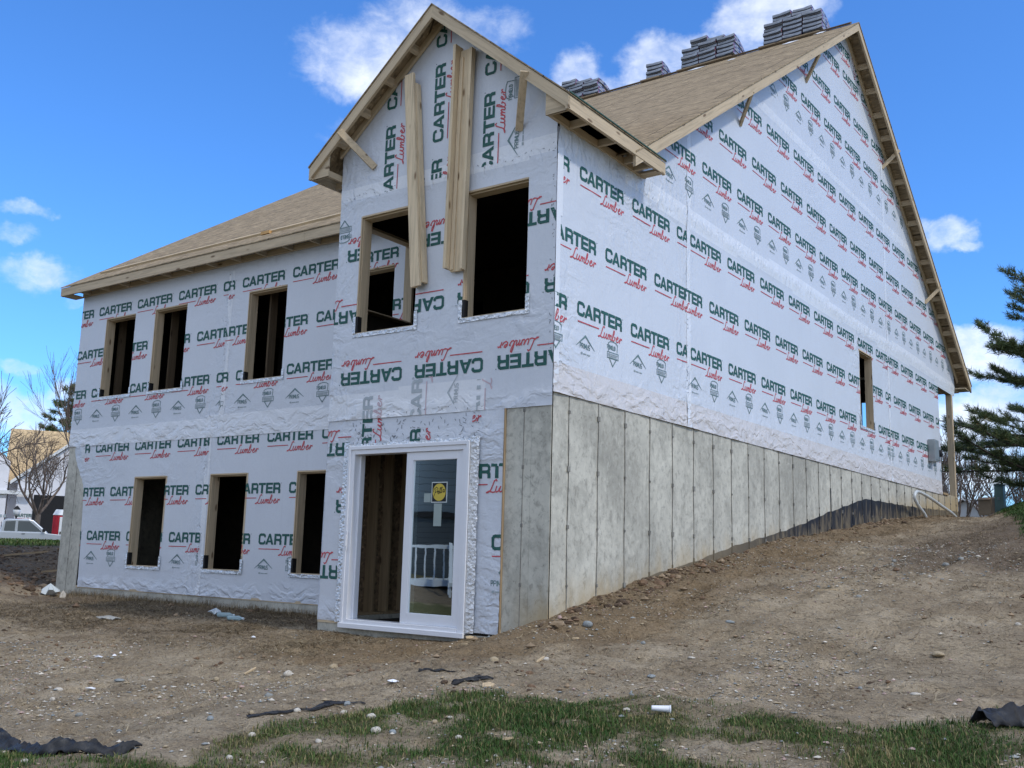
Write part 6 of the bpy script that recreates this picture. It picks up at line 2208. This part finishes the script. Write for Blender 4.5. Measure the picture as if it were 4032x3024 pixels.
b.extrude([(x, -.76, z) for x, z in cab], (0, 1.52, 0))
o = b.build('cab', M['truck_paint'], tk, bevel=.05)
for sy in (-.765, .735):
    for w_ in ([(-.82, 1.12), (-.78, 1.60), (-.32, 1.64), (-.32, 1.12)], [(-.2, 1.12), (-.2, 1.64), (.32, 1.64), (.92, 1.14), (.9, 1.12)]):
        b = MB(); b.extrude([(x, sy, z) for x, z in w_], (0, .03, 0)); b.build('side_window', M['truck_glass'], tk)
b = MB(); b.face([(.56, -.68, 1.665), (.56, .68, 1.665), (1.2, .7, 1.13), (1.2, -.7, 1.13)]); o = b.build('windscreen', M['truck_glass'], tk)
b = MB(); b.box(-.985, -.955, -.62, .62, 1.16, 1.58); b.build('rear_window', M['truck_glass'], tk)
for sy in (-.9, .87):
    for x in (-1.62, 1.68):
        b = MB(); b.lathe([(0, -.11), (.30, -.11), (.36, -.09), (.37, 0), (.36, .09), (.30, .11), (0, .11)], 22)
        w = b.build('wheel', M['tyre'], tk, True); w.rotation_euler = (PI / 2, 0, 0); w.location = (x, sy * .94, .37)
        b = MB(); b.lathe([(0, -.115), (.21, -.115), (.22, .0), (.21, .115), (0, .115)], 16)
        r = b.build('rim', M['rim'], w, True)
    b = MB(); b.box(.0, .16, sy - .004, sy + .03, .98, 1.01); b.build('door_handle', M['tyre'], tk)
    b = MB(); b.box(.95, 1.1, sy - .12 if sy < 0 else sy, sy if sy < 0 else sy + .15, 1.12, 1.28); b.build('wing_mirror', M['tyre'], tk, bevel=.02)
    b = MB(); b.box(2.45, 2.63, sy * .78 - .1, sy * .78 + .1, .72, .86); b.build('headlight', M['lamp_clear'], tk, bevel=.02)
    b = MB(); b.box(-2.625, -2.56, sy * .9 - .06, sy * .9 + .06, .7, .98); b.build('tail_light', M['lamp_red'], tk)
# portable toilet
M['red_plastic'] = vmat('red_plastic', (.42, .02, .035), .4, .12, 3)
M['white_plastic'] = vmat('white_plastic', (.7, .72, .73), .4, .05, 3)
pt = empty('portable_toilet', (-47.85, 22.75, -2.42), 'red portable toilet with a white roof beyond the pickup', 'portable toilet', None, rz)
b = MB(); b.box(-.55, .55, -.55, .55, .12, 2.1)
for k in range(5):
    b.box(-.56 + .24 * k, -.50 + .24 * k, -.575, -.55, .2, 2.05)
o = b.build('cabin', M['red_plastic'], pt, bevel=.02)
b = MB(); b.prism((-.60, -.60, 2.1), (-.45, -.45, 2.42), (1.2, 0, 0), (0, 1.2, 0), 0, (.9, 0, 0), (0, .9, 0)); b.build('roof', M['white_plastic'], pt, bevel=.03)
b = MB(); b.box(-.22, .42, -.60, -.577, .2, 2.0); dd_ = b.build('door', M['white_plastic'], pt, bevel=.01)
b = MB(); b.box(-.16, -.1, -.63, -.602, 1.05, 1.2); b.build('handle', M['tyre'], dd_)
b = MB(); b.box(-.55, .55, -.55, .55, 0, .119); b.build('base', M['tyre'], pt)
# lamp post
lp = empty('lamp_post', (-49.9, 21.1, -2.42), 'short black lamp post with a pale globe behind the pickup cab', 'lamp post')
b = MB(); b.lathe([(.09, 0), (.09, .12), (.05, .2), (.045, 1.95), (.07, 2.0)], 12); b.build('pole', M['tyre'], lp, True)
b = MB(); b.lathe([(.06, 2.0), (.16, 2.12), (.20, 2.28), (.17, 2.40), (.05, 2.46)], 14); b.build('lamp_globe', M['white_plastic'], lp, True)
b = MB(); b.lathe([(.20, 2.36), (.10, 2.5), (.02, 2.58)], 12); b.build('lamp_cap', M['tyre'], lp, True)
# neighbouring house under construction
nb = empty('wrapped_house', (-65.2, 28.5, -2.5), 'neighbouring wrapped house with a bare tan board roof behind the bare tree', 'house', None, rz)
M['osb_sun'] = mat('sun_painted_osb_roof', (.5, .38, .22), .8, 0, osb_build((.50, .37, .21), (0, 0, 0), True))  # lighter, warmer copy of the roof deck: sunlight put into its colour
M['wrap_far'] = vmat('white_wrap_far', (.72, .72, .76), .5, .08, 1.2)
ez_, rz2 = 4.9, 9.0
b = MB(); b.box(0, 14, 0, 9.4, 0, ez_); b.build('wall', M['wrap_far'], nb)
b = MB(); b.extrude([(-.4, -.3, ez_ - .1), (14, -.3, ez_ - .1), (14, 4.7, rz2), (-.4, 4.7, rz2)], (0, 0, .12)); b.extrude([(-.4, 9.7, ez_ - .1), (14, 9.7, ez_ - .1), (14, 4.75, rz2), (-.4, 4.75, rz2)], (0, 0, .12)); b.build('roof', M['osb_sun'], nb, fix=True)
b = MB(); b.extrude([(.35, -1.2, 4.75), (6.4, -1.2, 9.7), (12.4, -1.2, 4.75)], (0, 1.18, 0)); b.box(.6, 12.2, -1.2, -.02, 0, 4.75)
b.build('front_gable', M['wrap_far'], nb)
b = MB(); b.prism((.1, -1.5, 4.6), (6.4, -1.5, 9.76), (0, .28, 0), (0, 0, .24)); b.prism((12.7, -1.5, 4.6), (6.4, -1.5, 9.76), (0, .28, 0), (0, 0, .24)); b.build('rake_board', M['white_plastic'], nb)
b = MB(); b.extrude([(6.4, -1.45, 9.85), (6.4, 4.7, 9.85), (0.2, .2, 4.85), (0.2, -1.45, 4.85)], (0, 0, .1)); b.extrude([(6.4, -1.45, 9.85), (6.4, 4.7, 9.85), (12.6, .2, 4.85), (12.6, -1.45, 4.85)], (0, 0, .1)); b.build('gable_roof', M['osb_sun'], nb)
b = MB(); b.box(1.7, 7.2, -1.24, -1.2, .0, 3.95); b.box(1.7, 7.2, -1.201, 0, .05, 3.95); b.build('garage_shade_panel', M['black_hole'], nb)  # black slab over solid wall, painted shade in place of a garage interior
b = MB(); b.box(-6.5, -.05, -1.5, 6, 0, 6.2); b.extrude([(-6.5, -1.5, 6.2), (-.05, -1.5, 6.2), (-3.2, -1.5, 9.2)], (0, 7, 0)); b.build('left_wing', M['wrap_far'], nb)
b = MB(); b.box(-6.6, 1.6, -1.75, -1.52, 3.9, 4.15); b.build('eave_board', M['white_plastic'], nb)
b = MB()
for P, mi in [(p, m_) for polys, m_ in GL['logo'] for p in polys]:
    b.face([(.62 + x * 1.05, -1.215, 2.35 + y * 1.5) for x, y in P], mi - 1)
for k in range(9):
    b.box(-2.0 + .24 * k, -1.86 + .24 * k, -1.53, -1.51, 2.3, 2.48, 2)
b.build('wall_print', [M['green_ink'], M['red_ink'], M['grey_ink']], nb, fix=False)
# a low white roofed house far behind on the right
fh = empty('far_house', (-13.1, 84.5, -1.2), 'distant house whose low grey gable with white trim shows past the foundation end', 'house', None, -.1)
M['shingle_far'] = vmat('grey_roof_shingles', (.17, .17, .175), .85, .2, 3)
M['siding_far'] = vmat('grey_siding', (.36, .38, .40), .7, .08, 2)
b = MB(); b.extrude([(-4, 0, 0), (4, 0, 0), (4, 0, 2.7), (0, 0, 5.0), (-4, 0, 2.7)], (0, 9, 0)); b.build('wall', M['siding_far'], fh)
b = MB(); b.prism((4.5, -.4, 2.5), (0, -.4, 5.09), (0, 9.8, 0), (0, 0, .12)); b.prism((-4.5, -.4, 2.5), (0, -.4, 5.09), (0, 9.8, 0), (0, 0, .12)); b.build('roof', M['shingle_far'], fh)
b = MB(); b.prism((4.6, -.5, 2.45), (0, -.5, 5.10), (0, .09, 0), (0, 0, .22)); b.prism((-4.6, -.5, 2.45), (0, -.5, 5.10), (0, .09, 0), (0, 0, .22)); b.build('rake_board', M['white_plastic'], fh)
b = MB(); b.box(-.6, .6, -.04, -.005, 1.0, 2.2); b.build('window', M['truck_glass'], fh)
# the house across the yard, seen mirrored in the patio door
def siding_build(base, pitch=.13):
    def f(t, bs):
        sp = t.n('ShaderNodeSeparateXYZ'); t.put(sp.inputs[0], obj_co(t))
        fr = t.m('FRACT', t.m('DIVIDE', sp.outputs[2], pitch))
        t.put(bs.inputs['Base Color'], t.mix(t.step(fr, .12, .0), base, tuple(x * .25 for x in base)))
        bump(t, bs, fr, .6, .02)
    return f


M['siding_up'] = mat('blue_grey_siding', (.14, .17, .19), .6, 0, siding_build((.13, .16, .18), .2))
M['siding_lo'] = mat('dark_grey_siding', (.10, .115, .125), .6, 0, siding_build((.055, .063, .068), .15))
hx = empty('siding_house', (-13.2, -14.2, -3.6), 'blue grey sided house behind the photographer, mirrored in the patio door', 'house', None, math.atan2(-.643, .768) + PI * .5 + math.atan2(.0, 1))
# local frame: +y looks to the patio door
hx.rotation_euler = (0, 0, math.atan2(.768, .643) - PI / 2)
b = MB(); b.box(-7, 7, -8, 0, 0, 2.9); b.build('lower_wall', M['siding_lo'], hx)
b = MB(); b.extrude([(-7, 0.02, 2.95), (7, 0.02, 2.95), (7, .02, 3.6), (0, .02, 7.6), (-7, .02, 3.6)], (0, -8, 0)); b.build('upper_wall', M['siding_up'], hx)
b = MB(); b.prism((-7.6, -8.4, 3.3), (0, -8.4, 7.72), (0, 8.9, 0), (0, 0, .2)); b.prism((7.6, -8.4, 3.3), (0, -8.4, 7.72), (0, 8.9, 0), (0, 0, .2)); b.build('roof', M['shingle_far'], hx)
b = MB(); b.box(-7, 7, .0, .08, 2.85, 3.0); b.build('belt_board', M['tyre'], hx)
dk = MB(); dk.box(-3.5, 2.5, .1, 2.4, .95, 1.1); dk.box(-3.5, 2.5, 2.35, 2.4, 1.95, 2.03)
for k in range(24): dk.box(-3.45 + .25 * k, -3.41 + .25 * k, 2.36, 2.39, 1.1, 1.95)
dk.build('deck', M['white_plastic'], hx)
sr = MB()
for x in (.2, 1.6):
    sr.prism((x, 2.4, 1.0), (x, 4.2, .0), (.08, 0, 0), (0, 0, .28)); sr.prism((x, 2.4, 2.0), (x, 4.2, 1.0), (.09, 0, 0), (0, 0, .09))
    for k in range(7): sr.prism((x + .02, 2.5 + .27 * k, 1.0 - .15 * k), (x + .02, 2.5 + .27 * k, 1.95 - .15 * k), (.045, 0, 0), (0, .045, 0))
for k in range(6): sr.box(.28, 1.6, 2.4 + .3 * k, 2.7 + .3 * k, .78 - .16 * k, .83 - .16 * k)
sr.build('porch_stair', M['white_plastic'], hx)
